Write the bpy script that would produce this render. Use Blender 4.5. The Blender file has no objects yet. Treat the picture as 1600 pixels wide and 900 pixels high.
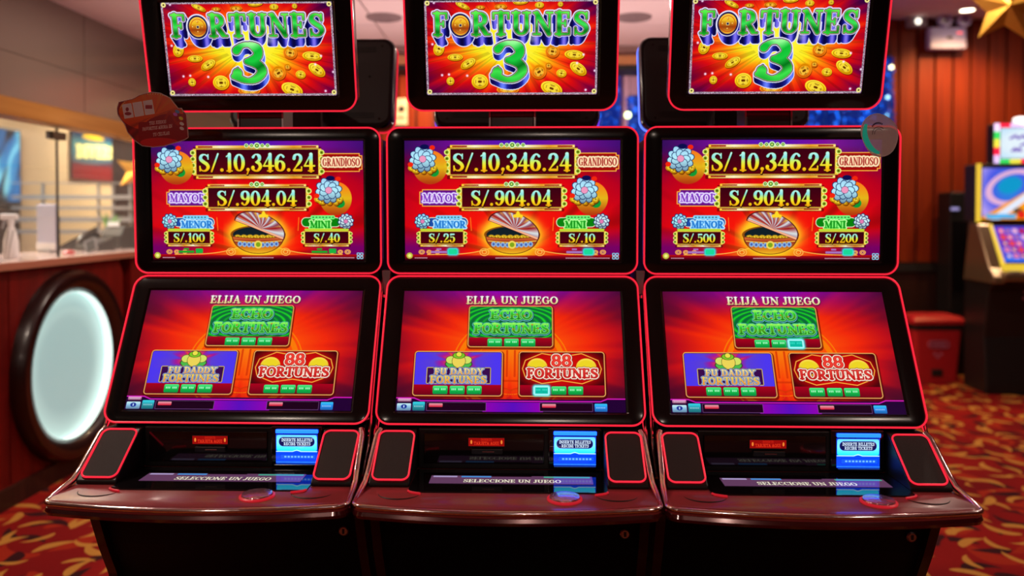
import bpy, math, random
import numpy as np
from mathutils import Vector, Matrix

sc = bpy.context.scene
COL = sc.collection
R = math.radians

# ---------------------------------------------------------------- camera, world, lights, exposure
CAM_Z = 1.42
cd = bpy.data.cameras.new('camera')
cam = bpy.data.objects.new('camera', cd); COL.objects.link(cam)
cam.location = (0, 0, CAM_Z); cam.rotation_euler = (R(89.0), 0, 0)
cd.sensor_width = 36; cd.lens = 1300 / 1600 * 36
cd.shift_y = -92.3 / 1600
cd.dof.use_dof = True; cd.dof.focus_distance = 2.12; cd.dof.aperture_fstop = 1.5
cd.clip_start = .05
sc.camera = cam

world = bpy.data.worlds.new('world'); sc.world = world; world.use_nodes = True
world.node_tree.nodes['Background'].inputs[0].default_value = (.03, .022, .022, 1)
world.node_tree.nodes['Background'].inputs[1].default_value = 1
sc.view_settings.view_transform = 'Standard'; sc.view_settings.look = 'None'
sc.view_settings.exposure = 0; sc.view_settings.gamma = 1
sc.cycles.max_bounces = 6; sc.cycles.diffuse_bounces = 3; sc.cycles.glossy_bounces = 4; sc.cycles.transparent_max_bounces = 8
sc.cycles.sample_clamp_indirect = 4; sc.cycles.caustics_reflective = False; sc.cycles.caustics_refractive = False

def lamp(kind, loc, power, color=(1, .8, .62), size=.2, rot=(0, 0, 0), **kw):
    l = bpy.data.lights.new('room_and_fill_light', kind); l.energy = power; l.color = color
    if kind == 'AREA': l.shape = 'DISK'; l.size = size
    else: l.shadow_soft_size = size
    for k, v in kw.items(): setattr(l, k, v)
    o = bpy.data.objects.new('room_and_fill_light', l); COL.objects.link(o); o.location = loc; o.rotation_euler = rot
    return o
LOW, HIGH = 2.55, 3.2          # the two ceiling heights
DOWNLIGHTS = [(-1.8, -1.3, LOW), (.1, -1.7, LOW), (-1.9, 2.3, LOW), (-1.5, 4.3, LOW), (.5, 4.3, LOW), (2.4, -1.2, HIGH), (3.2, 2.6, HIGH), (2.6, 4.9, HIGH), (4.6, 6.3, HIGH)]
for x, y, z in DOWNLIGHTS: lamp('AREA', (x, y, z - .03), 17, (1, .80, .66), .16)
lamp('SPOT', (3.95, 7.05, HIGH - .05), 130, (1, .62, .22), .05, (R(12), 0, 0), spot_size=R(125), spot_blend=.9)
lamp('AREA', (-3.6, 5.2, 2.7), 85, (1, .93, .80), .8)      # cashier's room ceiling panel
lamp('AREA', (-3.6, 8.2, 2.7), 70, (1, .90, .72), .8)
for x, y, e in ((-.75, 4.5, 12), (.72, 4.5, 13)): lamp('AREA', (x, y, 1.35), e, (1, .76, .72), .3, (math.pi, 0, 0))   # unseen upward fill lights behind the machines, added to brighten the ceiling
lamp('AREA', (1.95, 6.9, 2.4), 14, (1, .62, .28), .2)  # warm fill without a fitting, added to brighten the orange boards
lamp('AREA', (.8, 6.6, 2.8), 12, (1, .75, .75), .3)  # fill without a fitting, added to brighten the gap between the toppers
lamp('AREA', (-.6, 7.1, 2.8), 45, (1, .7, .4), .3)
# ---------------------------------------------------------------- materials
def mat(name, base=(.5, .5, .5), rough=.5, metal=0, emit=None, es=1, spec=.5, coat=0, bump=None, alpha=1, trans=0):
    m = bpy.data.materials.new(name); m.use_nodes = True
    nt = m.node_tree; b = nt.nodes['Principled BSDF']
    b.inputs['Base Color'].default_value = (*base, 1); b.inputs['Roughness'].default_value = rough
    b.inputs['Metallic'].default_value = metal; b.inputs['Specular IOR Level'].default_value = spec
    b.inputs['Coat Weight'].default_value = coat; b.inputs['Coat Roughness'].default_value = .08
    b.inputs['Alpha'].default_value = alpha; b.inputs['Transmission Weight'].default_value = trans
    if emit: b.inputs['Emission Color'].default_value = (*emit, 1); b.inputs['Emission Strength'].default_value = es
    if bump:
        t = nt.nodes.new('ShaderNodeTexNoise'); t.inputs['Scale'].default_value = bump[0]
        c = nt.nodes.new('ShaderNodeTexCoord'); nt.links.new(c.outputs['Object'], t.inputs['Vector'])
        k = nt.nodes.new('ShaderNodeBump'); k.inputs['Strength'].default_value = bump[1]; k.inputs['Distance'].default_value = .002
        nt.links.new(t.outputs['Fac'], k.inputs['Height']); nt.links.new(k.outputs[0], b.inputs['Normal'])
    return m
def N(nt, kind, **inp):
    n = nt.nodes.new('ShaderNode' + kind)
    for k, v in inp.items():
        if k in ('operation', 'data_type', 'blend_type', 'noise_dimensions', 'voronoi_dimensions', 'feature', 'rotation_type'): setattr(n, k, v); continue
    return n
def wood(name, c0, c1, rough=.35, stretch=(14, 14, .6), coat=0):
    m = mat(name, c0, rough, coat=coat, spec=.22); nt = m.node_tree; b = nt.nodes['Principled BSDF']
    co = nt.nodes.new('ShaderNodeTexCoord'); mp = nt.nodes.new('ShaderNodeMapping'); mp.inputs['Scale'].default_value = stretch
    info = nt.nodes.new('ShaderNodeObjectInfo'); ad = nt.nodes.new('ShaderNodeVectorMath'); ad.operation = 'ADD'
    sx = nt.nodes.new('ShaderNodeMath'); sx.operation = 'MULTIPLY'; sx.inputs[1].default_value = 40
    nt.links.new(info.outputs['Random'], sx.inputs[0]); nt.links.new(co.outputs['Object'], mp.inputs[0]); nt.links.new(mp.outputs[0], ad.inputs[0]); nt.links.new(sx.outputs[0], ad.inputs[1])
    n = nt.nodes.new('ShaderNodeTexNoise'); n.inputs['Scale'].default_value = 3; n.inputs['Detail'].default_value = 5; n.inputs['Distortion'].default_value = .4
    nt.links.new(ad.outputs[0], n.inputs['Vector'])
    r = nt.nodes.new('ShaderNodeValToRGB'); r.color_ramp.elements[0].position = .3; r.color_ramp.elements[1].position = .72
    r.color_ramp.elements[0].color = (*c0, 1); r.color_ramp.elements[1].color = (*c1, 1)
    nt.links.new(n.outputs['Fac'], r.inputs[0]); nt.links.new(r.outputs[0], b.inputs['Base Color'])
    return m
def screen_mat(name, img, es=1.0):
    m = mat(name, (.004, .004, .005), .09); nt = m.node_tree; b = nt.nodes['Principled BSDF']
    t = nt.nodes.new('ShaderNodeTexImage'); t.image = img; t.extension = 'EXTEND'
    nt.links.new(t.outputs['Color'], b.inputs['Emission Color']); b.inputs['Emission Strength'].default_value = es
    return m
def print_mat(name, img, rough=.45):
    m = mat(name, (1, 1, 1), rough, spec=.2); nt = m.node_tree; b = nt.nodes['Principled BSDF']
    t = nt.nodes.new('ShaderNodeTexImage'); t.image = img; t.extension = 'EXTEND'
    nt.links.new(t.outputs['Color'], b.inputs['Base Color'])
    return m
def carpet_mat():
    m = mat('carpet', (.4, .02, .02), .95, spec=.15); nt = m.node_tree; b = nt.nodes['Principled BSDF']; L = nt.links.new
    def M(op, a, c=None, d=None):
        n = nt.nodes.new('ShaderNodeMath'); n.operation = op
        for i, v in enumerate((a, c, d)):
            if v is None: continue
            if isinstance(v, (int, float)): n.inputs[i].default_value = v
            else: L(v, n.inputs[i])
        return n.outputs[0]
    co = nt.nodes.new('ShaderNodeTexCoord').outputs['Object']
    def arcs(scale, seed, Rr, w, half, rnd=.75):
        mp = nt.nodes.new('ShaderNodeMapping'); L(co, mp.inputs[0]); mp.inputs['Scale'].default_value = (scale,) * 3; mp.inputs['Location'].default_value = (seed, seed * 1.7, 0)
        wn = nt.nodes.new('ShaderNodeTexNoise'); wn.inputs['Scale'].default_value = .9; L(mp.outputs[0], wn.inputs['Vector'])
        wa = nt.nodes.new('ShaderNodeVectorMath'); wa.operation = 'MULTIPLY_ADD'; L(wn.outputs['Color'], wa.inputs[0]); wa.inputs[1].default_value = (.25,) * 3; L(mp.outputs[0], wa.inputs[2])
        v = nt.nodes.new('ShaderNodeTexVoronoi'); v.voronoi_dimensions = '2D'; v.inputs['Scale'].default_value = 1; v.inputs['Randomness'].default_value = rnd
        L(wa.outputs[0], v.inputs['Vector'])
        su = nt.nodes.new('ShaderNodeVectorMath'); su.operation = 'SUBTRACT'; L(wa.outputs[0], su.inputs[0]); L(v.outputs['Position'], su.inputs[1])
        sp = nt.nodes.new('ShaderNodeSeparateColor'); L(v.outputs['Color'], sp.inputs[0])
        ro = nt.nodes.new('ShaderNodeVectorRotate'); ro.rotation_type = 'Z_AXIS'; L(su.outputs[0], ro.inputs['Vector']); L(M('MULTIPLY', sp.outputs[0], 6.283), ro.inputs['Angle'])
        xy = nt.nodes.new('ShaderNodeSeparateXYZ'); L(ro.outputs[0], xy.inputs[0])
        rad = M('ADD', M('MULTIPLY', sp.outputs[1], Rr), Rr * .6)
        yy = M('ADD', xy.outputs[1], rad)
        d = M('SQRT', M('ADD', M('MULTIPLY', xy.outputs[0], xy.outputs[0]), M('MULTIPLY', yy, yy)))
        dist = M('ABSOLUTE', M('SUBTRACT', d, rad))
        # tapered tail: widest near one end
        t = M('DIVIDE', M('ADD', xy.outputs[0], half), 2 * half)
        tt = M('MULTIPLY', M('MULTIPLY', M('POWER', M('MAXIMUM', t, 0), .6), M('MAXIMUM', M('SUBTRACT', 1, t), 0)), 2.2 * w)
        return M('MULTIPLY', M('MULTIPLY', M('SUBTRACT', tt, dist), 60), 1)
    def clamp(x):
        n = nt.nodes.new('ShaderNodeClamp'); L(x, n.inputs[0]); return n.outputs[0]
    a1 = clamp(M('MAXIMUM', arcs(4.3, 0, .62, .14, .40), arcs(4.9, 13.3, .5, .12, .36)))
    a2 = clamp(arcs(4.2, 31.7, .6, .16, .38)); a3 = clamp(arcs(3.2, 57.1, .5, .2, .4))
    def mix(f, c0, c1):
        n = nt.nodes.new('ShaderNodeMix'); n.data_type = 'RGBA'; L(f, n.inputs[0])
        for i, c in ((6, c0), (7, c1)):
            if isinstance(c, tuple): n.inputs[i].default_value = (*c, 1)
            else: L(c, n.inputs[i])
        return n.outputs[2]
    big = nt.nodes.new('ShaderNodeTexNoise'); big.inputs['Scale'].default_value = 1.3; L(co, big.inputs['Vector'])
    base = mix(clamp(M('MULTIPLY', M('SUBTRACT', big.outputs['Fac'], .35), 3)), (.16, .002, .004), (.30, .006, .004))
    base = mix(a3, base, (.34, .02, .006)); base = mix(a2, base, (.035, .004, .006)); base = mix(a1, base, (.50, .23, .04))
    fib = nt.nodes.new('ShaderNodeTexNoise'); fib.inputs['Scale'].default_value = 260; L(co, fib.inputs['Vector'])
    hs = nt.nodes.new('ShaderNodeHueSaturation'); L(base, hs.inputs['Color']); L(M('ADD', M('MULTIPLY', fib.outputs['Fac'], .8), .6), hs.inputs['Value'])
    L(hs.outputs[0], b.inputs['Base Color'])
    bp = nt.nodes.new('ShaderNodeBump'); bp.inputs['Strength'].default_value = .5; bp.inputs['Distance'].default_value = .004; L(fib.outputs['Fac'], bp.inputs['Height']); L(bp.outputs[0], b.inputs['Normal'])
    return m

# ---------------------------------------------------------------- mesh helpers
class MB:
    def __init__(s): s.v, s.f = [], []
    def add(s, vs, fs):
        n = len(s.v); s.v += [tuple(v) for v in vs]; s.f += [tuple(i + n for i in f) for f in fs]; return s
    def box(s, x0, y0, z0, x1, y1, z1):
        v = [(x, y, z) for z in (z0, z1) for y in (y0, y1) for x in (x0, x1)]
        return s.add(v, [(0, 2, 3, 1), (4, 5, 7, 6), (0, 1, 5, 4), (2, 6, 7, 3), (0, 4, 6, 2), (1, 3, 7, 5)])
    def loft(s, loops, cap0=True, cap1=True, closed=True):
        n = len(loops[0]); vs = [p for l in loops for p in l]; fs = []
        for k in range(len(loops) - 1):
            for i in range(n if closed else n - 1):
                j = (i + 1) % n; fs.append((k * n + i, k * n + j, (k + 1) * n + j, (k + 1) * n + i))
        if cap0: fs.append(tuple(range(n - 1, -1, -1)))
        if cap1: fs.append(tuple((len(loops) - 1) * n + i for i in range(n)))
        return s.add(vs, fs)
    def tube(s, pts, r, n=8, closed=False, caps=True):
        pts = [Vector(p) for p in pts]; m = len(pts); loops = []; up = None
        for i, p in enumerate(pts):
            a = pts[(i - 1) % m] if (closed or i) else p; b = pts[(i + 1) % m] if (closed or i < m - 1) else p
            t = (b - a).normalized()
            if up is None: up = Vector((0, 0, 1)) if abs(t.z) < .9 else Vector((0, 1, 0))
            u = (up - t * up.dot(t)).normalized(); up = u; w = t.cross(u)
            rr_ = r(i / (m - 1)) if callable(r) else r
            loops.append([p + (u * math.cos(2 * math.pi * k / n) + w * math.sin(2 * math.pi * k / n)) * rr_ for k in range(n)])
        if closed: loops.append(loops[0]); caps = False
        return s.loft(loops, caps, caps)
    def lathe(s, prof, n=24, axis='Z', c=(0, 0, 0), caps=True):
        loops = []
        for r, h in prof:
            l = []
            for k in range(n):
                a = 2 * math.pi * k / n; u, v = r * math.cos(a), r * math.sin(a)
                l.append({'Z': (c[0] + u, c[1] + v, c[2] + h), 'Y': (c[0] + u, c[1] + h, c[2] + v), 'X': (c[0] + h, c[1] + u, c[2] + v)}[axis])
            loops.append(l)
        return s.loft(loops, caps, caps)
    def prism(s, poly, x0, x1):   # polygon of (y, z) swept along x
        return s.loft([[(x0, y, z) for y, z in poly], [(x1, y, z) for y, z in poly]])
    def obj(s, name, m, parent=None, smooth=False, bevel=0, seg=2, loc=None, rot=None):
        me = bpy.data.meshes.new(name); me.from_pydata(s.v, [], s.f); me.update()
        o = bpy.data.objects.new(name, me); COL.objects.link(o); o.parent = parent
        import bmesh
        bm = bmesh.new(); bm.from_mesh(me); bmesh.ops.remove_doubles(bm, verts=bm.verts, dist=1e-6); bmesh.ops.recalc_face_normals(bm, faces=bm.faces)
        if bevel: bmesh.ops.bevel(bm, geom=[e for e in bm.edges if e.is_manifold and e.calc_face_angle(0) > .6], offset=bevel, segments=seg, affect='EDGES', profile=.5, clamp_overlap=True)
        for f in bm.faces: f.smooth = bool(smooth)
        bm.to_mesh(me); bm.free()
        if smooth:
            me.attributes.new('sharp_edge', 'BOOLEAN', 'EDGE') if 'sharp_edge' not in me.attributes else None
            bm = bmesh.new(); bm.from_mesh(me)
            fl = [e.is_manifold and e.calc_face_angle(0) > R(38) for e in bm.edges]; bm.free()
            me.attributes['sharp_edge'].data.foreach_set('value', fl)
        if m: me.materials.append(m)
        if loc is not None: o.location = loc
        if rot is not None: o.rotation_euler = rot
        return o
def rrect(w, h, r, n=6, cx=0, cz=0, y=0):
    """rounded rectangle loop in the XZ plane"""
    out = []
    for qx, qz, a0 in ((1, 1, 0), (-1, 1, 90), (-1, -1, 180), (1, -1, 270)):
        for k in range(n + 1):
            a = R(a0 + 90 * k / n)
            out.append((cx + qx * (w / 2 - r) + r * math.cos(a), y, cz + qz * (h / 2 - r) + r * math.sin(a)))
    return out
def quad(name, w, h, m, parent, loc=(0, 0, 0), rot=(0, 0, 0), cols=None):
    """flat panel in XZ facing -Y, with UVs"""
    me = bpy.data.meshes.new(name); me.from_pydata([(-w / 2, 0, -h / 2), (w / 2, 0, -h / 2), (w / 2, 0, h / 2), (-w / 2, 0, h / 2)], [], [(0, 1, 2, 3)])
    uv = me.uv_layers.new(name='UVMap'); uv.data.foreach_set('uv', [0, 0, 1, 0, 1, 1, 0, 1]); me.materials.append(m)
    o = bpy.data.objects.new(name, me); COL.objects.link(o); o.parent = parent; o.location = loc; o.rotation_euler = rot
    return o
def empty(name, loc, rz=0):
    o = bpy.data.objects.new(name, None); COL.objects.link(o); o.location = loc; o.rotation_euler = (0, 0, rz); o.empty_display_size = .1
    return o
def tag(o, label, cat, group=None):
    o['label'] = label; o['category'] = cat
    if group: o['group'] = group
    return o
def struct(o): o['kind'] = 'structure'; return o
def copy_tree(o, parent=None):
    kids = [c for c in COL.objects if c.parent == o] if parent is None else list(KIDS[o.name])
    c = o.copy(); COL.objects.link(c); c.parent = parent
    for k in kids: copy_tree(k, c)
    return c
KIDS = {}
def index_kids():
    KIDS.clear()
    for o in COL.objects: KIDS.setdefault(o.name, [])
    for o in COL.objects:
        if o.parent: KIDS[o.parent.name].append(o)
def copy_thing(o):
    index_kids()
    def rec(s, p):
        c = s.copy(); COL.objects.link(c); c.parent = p
        for k in KIDS[s.name]: rec(k, c)
        return c
    return rec(o, None)
# ---------------------------------------------------------------- screen pictures, computed from distance fields
class Canvas:
    """user coordinates W x H, y down; k pixels per unit; colours in display values"""
    def __init__(s, W, H, px, bg=(0, 0, 0)):
        s.W, s.H, s.k = W, H, px / W
        s.w, s.h = px, int(round(H * s.k))
        s.a = np.zeros((s.h, s.w, 3), np.float32) + np.array(bg, np.float32)
    def win(s, b):
        if b is None: b = (0, 0, s.W, s.H)
        x0 = max(0, int(b[0] * s.k)); y0 = max(0, int(b[1] * s.k))
        x1 = min(s.w, int(b[2] * s.k) + 2); y1 = min(s.h, int(b[3] * s.k) + 2)
        if x1 <= x0 or y1 <= y0: return None
        X = (np.arange(x0, x1) + .5) / s.k; Y = (np.arange(y0, y1) + .5) / s.k
        X, Y = np.meshgrid(X.astype(np.float32), Y.astype(np.float32))
        return X, Y, (slice(y0, y1), slice(x0, x1))
    def blend(s, sl, A, col, X=None, Y=None):
        c = col(X, Y) if callable(col) else np.array(col, np.float32)
        A = A[..., None]
        s.a[sl] = s.a[sl] * (1 - A) + c * A
    def shape(s, fn, col, b=None, grow=0, alpha=1, soft=None):
        r = s.win(b)
        if r is None: return
        X, Y, sl = r; sf = soft or 1.3 / s.k
        A = np.clip(.5 - (fn(X, Y) - grow) / sf, 0, 1) * alpha
        s.blend(sl, A, col, X, Y)
    def glow(s, fn, col, b=None, rad=10, alpha=1, add=False):
        r = s.win(b)
        if r is None: return
        X, Y, sl = r
        A = np.exp(-(np.maximum(fn(X, Y), 0) / rad) ** 2) * alpha
        if add: s.a[sl] += A[..., None] * np.array(col, np.float32)
        else: s.blend(sl, A, col, X, Y)
    def image(s, name):
        im = bpy.data.images.new(name, s.w, s.h)
        px = np.ones((s.h, s.w, 4), np.float32); px[..., :3] = np.clip(s.a, 0, 1)[::-1]
        im.pixels.foreach_set(px.ravel()); im.update(); im.pack()
        return im

def rr(x0, y0, x1, y1, r=0):
    cx, cy, hx, hy = (x0 + x1) / 2, (y0 + y1) / 2, (x1 - x0) / 2 - r, (y1 - y0) / 2 - r
    def f(X, Y):
        qx, qy = np.abs(X - cx) - hx, np.abs(Y - cy) - hy
        return np.hypot(np.maximum(qx, 0), np.maximum(qy, 0)) + np.minimum(np.maximum(qx, qy), 0) - r
    return f
def el(cx, cy, rx, ry=None, rot=0):
    ry = ry or rx; c, s_ = math.cos(math.radians(rot)), math.sin(math.radians(rot)); m = min(rx, ry)
    def f(X, Y):
        u, v = (X - cx) * c + (Y - cy) * s_, -(X - cx) * s_ + (Y - cy) * c
        return (np.hypot(u / rx, v / ry) - 1) * m
    return f
def segs(S):
    def f(X, Y):
        d = np.full(X.shape, 1e9, np.float32)
        for x0, y0, x1, y1, w in S:
            dx, dy = x1 - x0, y1 - y0; L = dx * dx + dy * dy + 1e-9
            t = np.clip(((X - x0) * dx + (Y - y0) * dy) / L, 0, 1)
            d = np.minimum(d, np.hypot(X - x0 - t * dx, Y - y0 - t * dy) - w)
        return d
    return f
def line(pts, w):
    return segs([(*pts[i], *pts[i + 1], w) for i in range(len(pts) - 1)])
def bb(x0, y0, x1, y1, m=0): return (x0 - m, y0 - m, x1 + m, y1 + m)
def vgrad(y0, y1, *cols):
    cs = np.array(cols, np.float32)
    def f(X, Y):
        t = np.clip((Y - y0) / (y1 - y0), 0, 1) * (len(cs) - 1); i = np.minimum(t.astype(int), len(cs) - 2)
        u = (t - i)[..., None]
        return cs[i] * (1 - u) + cs[i + 1] * u
    return f
def hgrad(x0, x1, *cols):
    g = vgrad(x0, x1, *cols)
    return lambda X, Y: g(Y, X)

# slab serif alphabet: thick (T) and thin (t) strokes, in units of the cap height
def glyphs(T=.105, t=.045):
    S = .15
    def stem(x, y0=.05, y1=.95, a=1, b=1, w=None):
        r = [(x, y0, x, y1, w or T)]
        if a: r.append((x - S, y0, x + S, y0, t))
        if b: r.append((x - S, y1, x + S, y1, t))
        return r
    def arc(cx, cy, rx, ry, a0, a1, n=14, lo=None):
        r = []; lo = lo or t
        for i in range(n):
            u, v = math.radians(a0 + (a1 - a0) * i / n), math.radians(a0 + (a1 - a0) * (i + 1) / n)
            w = lo + (T - lo) * abs(math.cos((u + v) / 2)) ** 1.5
            r.append((cx + rx * math.cos(u), cy + ry * math.sin(u), cx + rx * math.cos(v), cy + ry * math.sin(v), w))
        return r
    def seg(x0, y0, x1, y1, w=None): return [(x0, y0, x1, y1, w or t)]
    def path(pts, ws):
        r = []; n = len(pts)
        for i in range(n - 1):
            p = [pts[max(i - 1, 0)], pts[i], pts[i + 1], pts[min(i + 2, n - 1)]]
            q = None
            for j in range(5):
                u = j / 4
                c = [.5 * (2 * p[1][k] + (p[2][k] - p[0][k]) * u + (2 * p[0][k] - 5 * p[1][k] + 4 * p[2][k] - p[3][k]) * u * u + (3 * p[1][k] - p[0][k] - 3 * p[2][k] + p[3][k]) * u ** 3) for k in (0, 1)]
                if q: r.append((*q, *c, ws[i] + (ws[i + 1] - ws[i]) * u))
                q = c
        return r
    g = {}
    g['A'] = (.84, seg(.4, .05, .15, .95, t * 1.2) + seg(.4, .07, .66, .95, T) + seg(.22, .64, .56, .64) + seg(.03, .95, .27, .95) + seg(.5, .95, .82, .95))
    g['B'] = (.76, stem(.2) + arc(.34, .28, .24, .23, -90, 90) + arc(.34, .73, .28, .22, -90, 90))
    g['C'] = (.76, arc(.42, .5, .3, .44, 48, 312, 18) + seg(.64, .08, .64, .34))
    g['D'] = (.82, stem(.2) + arc(.32, .5, .38, .45, -90, 90) + seg(.2, .05, .32, .05) + seg(.2, .95, .32, .95))
    e = seg(.2, .05, .6, .05) + seg(.6, .05, .6, .26) + seg(.2, .5, .46, .5) + seg(.46, .4, .46, .6)
    g['E'] = (.74, stem(.2) + e + seg(.2, .95, .63, .95) + seg(.63, .95, .63, .72))
    g['F'] = (.7, stem(.2) + e)
    g['G'] = (.84, arc(.42, .5, .3, .44, 40, 312, 18) + seg(.64, .08, .64, .34) + seg(.66, .58, .66, .86, T * .9) + seg(.52, .56, .8, .56))
    g['H'] = (.92, stem(.2) + stem(.72) + seg(.2, .5, .72, .5))
    g['I'] = (.4, stem(.2))
    g['J'] = (.56, stem(.36, .05, .72, 1, 0) + arc(.2, .74, .16, .2, 0, 130) + seg(.1, .8, .1, .8, T * .8))
    g['K'] = (.84, stem(.2) + seg(.66, .05, .28, .55) + seg(.36, .45, .68, .95, T) + seg(.54, .05, .78, .05) + seg(.54, .95, .82, .95))
    g['L'] = (.7, stem(.2) + seg(.2, .95, .62, .95) + seg(.62, .95, .62, .7))
    g['M'] = (1.0, seg(.16, .05, .16, .95) + seg(.18, .07, .5, .9, T * .9) + seg(.5, .9, .8, .07) + seg(.82, .05, .82, .95, T) + seg(.02, .95, .3, .95) + seg(.68, .95, .96, .95) + seg(.04, .05, .2, .05) + seg(.8, .05, .96, .05))
    g['N'] = (.88, seg(.16, .05, .16, .95) + seg(.16, .07, .7, .93, T) + seg(.72, .05, .72, .95) + seg(.02, .95, .3, .95) + seg(.6, .05, .86, .05) + seg(.04, .05, .2, .05))
    g['O'] = (.86, arc(.43, .5, .32, .44, 0, 360, 24))
    g['P'] = (.72, stem(.2) + arc(.34, .3, .26, .25, -90, 90) + seg(.2, .05, .34, .05) + seg(.2, .55, .34, .55))
    g['Q'] = (.86, arc(.43, .5, .32, .44, 0, 360, 24) + seg(.45, .7, .72, 1.0, T * .7))
    g['R'] = (.84, stem(.2) + arc(.34, .3, .26, .24, -90, 90) + seg(.2, .05, .34, .05) + seg(.2, .54, .34, .54) + seg(.38, .55, .62, .9, T) + seg(.62, .95, .8, .95))
    sp = [(.58, .2), (.46, .08), (.3, .06), (.16, .16), (.16, .32), (.32, .46), (.5, .58), (.58, .74), (.48, .9), (.32, .95), (.18, .9), (.1, .76)]
    g['S'] = (.7, path(sp, [t, t, t, T * .8, T, T, T, T, T * .7, t, t, t]) + seg(.58, .06, .58, .3) + seg(.1, .7, .1, .95))
    g['T'] = (.78, stem(.39, .05, .95, 0, 1) + seg(.06, .05, .72, .05) + seg(.06, .05, .06, .28) + seg(.72, .05, .72, .28))
    g['U'] = (.88, stem(.2, .05, .62, 1, 0) + arc(.43, .62, .24, .31, 180, 0, 14) + stem(.67, .05, .64, 1, 0, T * .8))
    g['V'] = (.84, seg(.16, .05, .42, .93, T) + seg(.42, .93, .68, .05) + seg(.02, .05, .3, .05) + seg(.56, .05, .82, .05))
    g['Y'] = (.84, seg(.16, .05, .42, .52, T) + seg(.42, .52, .68, .05) + stem(.42, .5, .95, 0, 1) + seg(.02, .05, .3, .05) + seg(.56, .05, .82, .05))
    g['X'] = (.84, seg(.16, .05, .68, .95, T) + seg(.16, .95, .68, .05) + seg(.02, .05, .3, .05) + seg(.54, .95, .82, .95))
    g['Z'] = (.72, seg(.12, .05, .6, .05) + seg(.6, .05, .14, .95, T) + seg(.14, .95, .64, .95))
    g['0'] = (.68, arc(.34, .5, .23, .44, 0, 360, 24))
    g['1'] = (.5, stem(.27, .05, .95, 0, 1) + seg(.1, .16, .27, .05))
    g['2'] = (.66, path([(.14, .28), (.18, .12), (.34, .05), (.5, .14), (.52, .32), (.42, .52), (.24, .74), (.12, .9)], [T, T * .8, t, T * .8, T, T * .8, t, t]) + seg(.13, .92, .54, .92, T * .7) + seg(.57, .94, .57, .74))
    g['3'] = (.66, path([(.13, .2), (.24, .07), (.38, .06), (.5, .18), (.48, .36), (.3, .47)], [T * .9, t, t, T, T * .9, t]) + path([(.3, .47), (.48, .54), (.55, .72), (.44, .9), (.28, .95), (.12, .85), (.12, .76)], [t, T * .9, T, T * .8, t, T * .7, T]))
    g['4'] = (.7, stem(.46, .05, .95, 0, 1) + seg(.44, .06, .08, .68) + seg(.08, .68, .66, .68, t * 1.3))
    g['5'] = (.66, seg(.18, .06, .18, .46) + seg(.18, .1, .52, .1, T * .8) + path([(.18, .46), (.34, .38), (.5, .48), (.54, .68), (.44, .9), (.26, .95), (.13, .84), (.12, .78)], [t, t, T * .8, T, T * .8, t, T * .7, T]))
    g['6'] = (.68, arc(.34, .68, .21, .26, 0, 360, 18) + path([(.54, .18), (.42, .07), (.26, .14), (.14, .38), (.13, .68)], [T * .8, t, T * .6, T, T]))
    g['8'] = (.68, arc(.34, .28, .19, .22, 0, 360, 18) + arc(.34, .72, .23, .23, 0, 360, 18))
    g['9'] = (.68, arc(.34, .32, .21, .26, 0, 360, 18) + path([(.14, .82), (.26, .93), (.42, .86), (.54, .62), (.55, .32)], [T * .8, t, T * .6, T, T]))
    g['.'] = (.34, seg(.16, .9, .16, .9, T))
    g[','] = (.34, seg(.17, .88, .17, .88, T) + seg(.2, .92, .12, 1.12, t))
    g['/'] = (.52, seg(.46, .02, .08, .98, t * 1.3))
    g['-'] = (.5, seg(.12, .5, .38, .5))
    g[' '] = (.36, [])
    return g
G_SLAB, G_BOLD, G_NUM, G_SANS = glyphs(), glyphs(.125, .075), glyphs(.1, .038), glyphs(.07, .06)

def layout(s, x, y, h, width, G, track=0):
    adv = [G[c][0] + track for c in s]; tot = sum(adv)
    sx = (width / tot) if width else h
    out = []; cx = x
    for c, a in zip(s, adv):
        S = [(cx + p[0] * sx, y + p[1] * h, cx + p[2] * sx, y + p[3] * h, p[4] * min(h, sx)) for p in G[c][1]]
        if S: out.append((S, (cx - .1 * h, y - .05 * h, cx + a * sx + .1 * h, y + 1.15 * h)))
        cx += a * sx
    return out
def text(C, s, x, y, h, width=None, layers=((0, (1, 1, 1)),), G=None, track=0):
    """layers: (grow, colour[, dx, dy])"""
    L = layout(s, x, y, h, width, G or G_SLAB, track)
    for ly in layers:
        g, col = ly[:2]; dx, dy = ly[2:] if len(ly) > 2 else (0, 0)
        for S, b in L:
            fn = segs([(a + dx, b_ + dy, c + dx, d + dy, w) for a, b_, c, d, w in S])
            C.shape(fn, col, bb(b[0] + dx, b[1] + dy, b[2] + dx, b[3] + dy, abs(g) + 3), grow=g)

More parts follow.
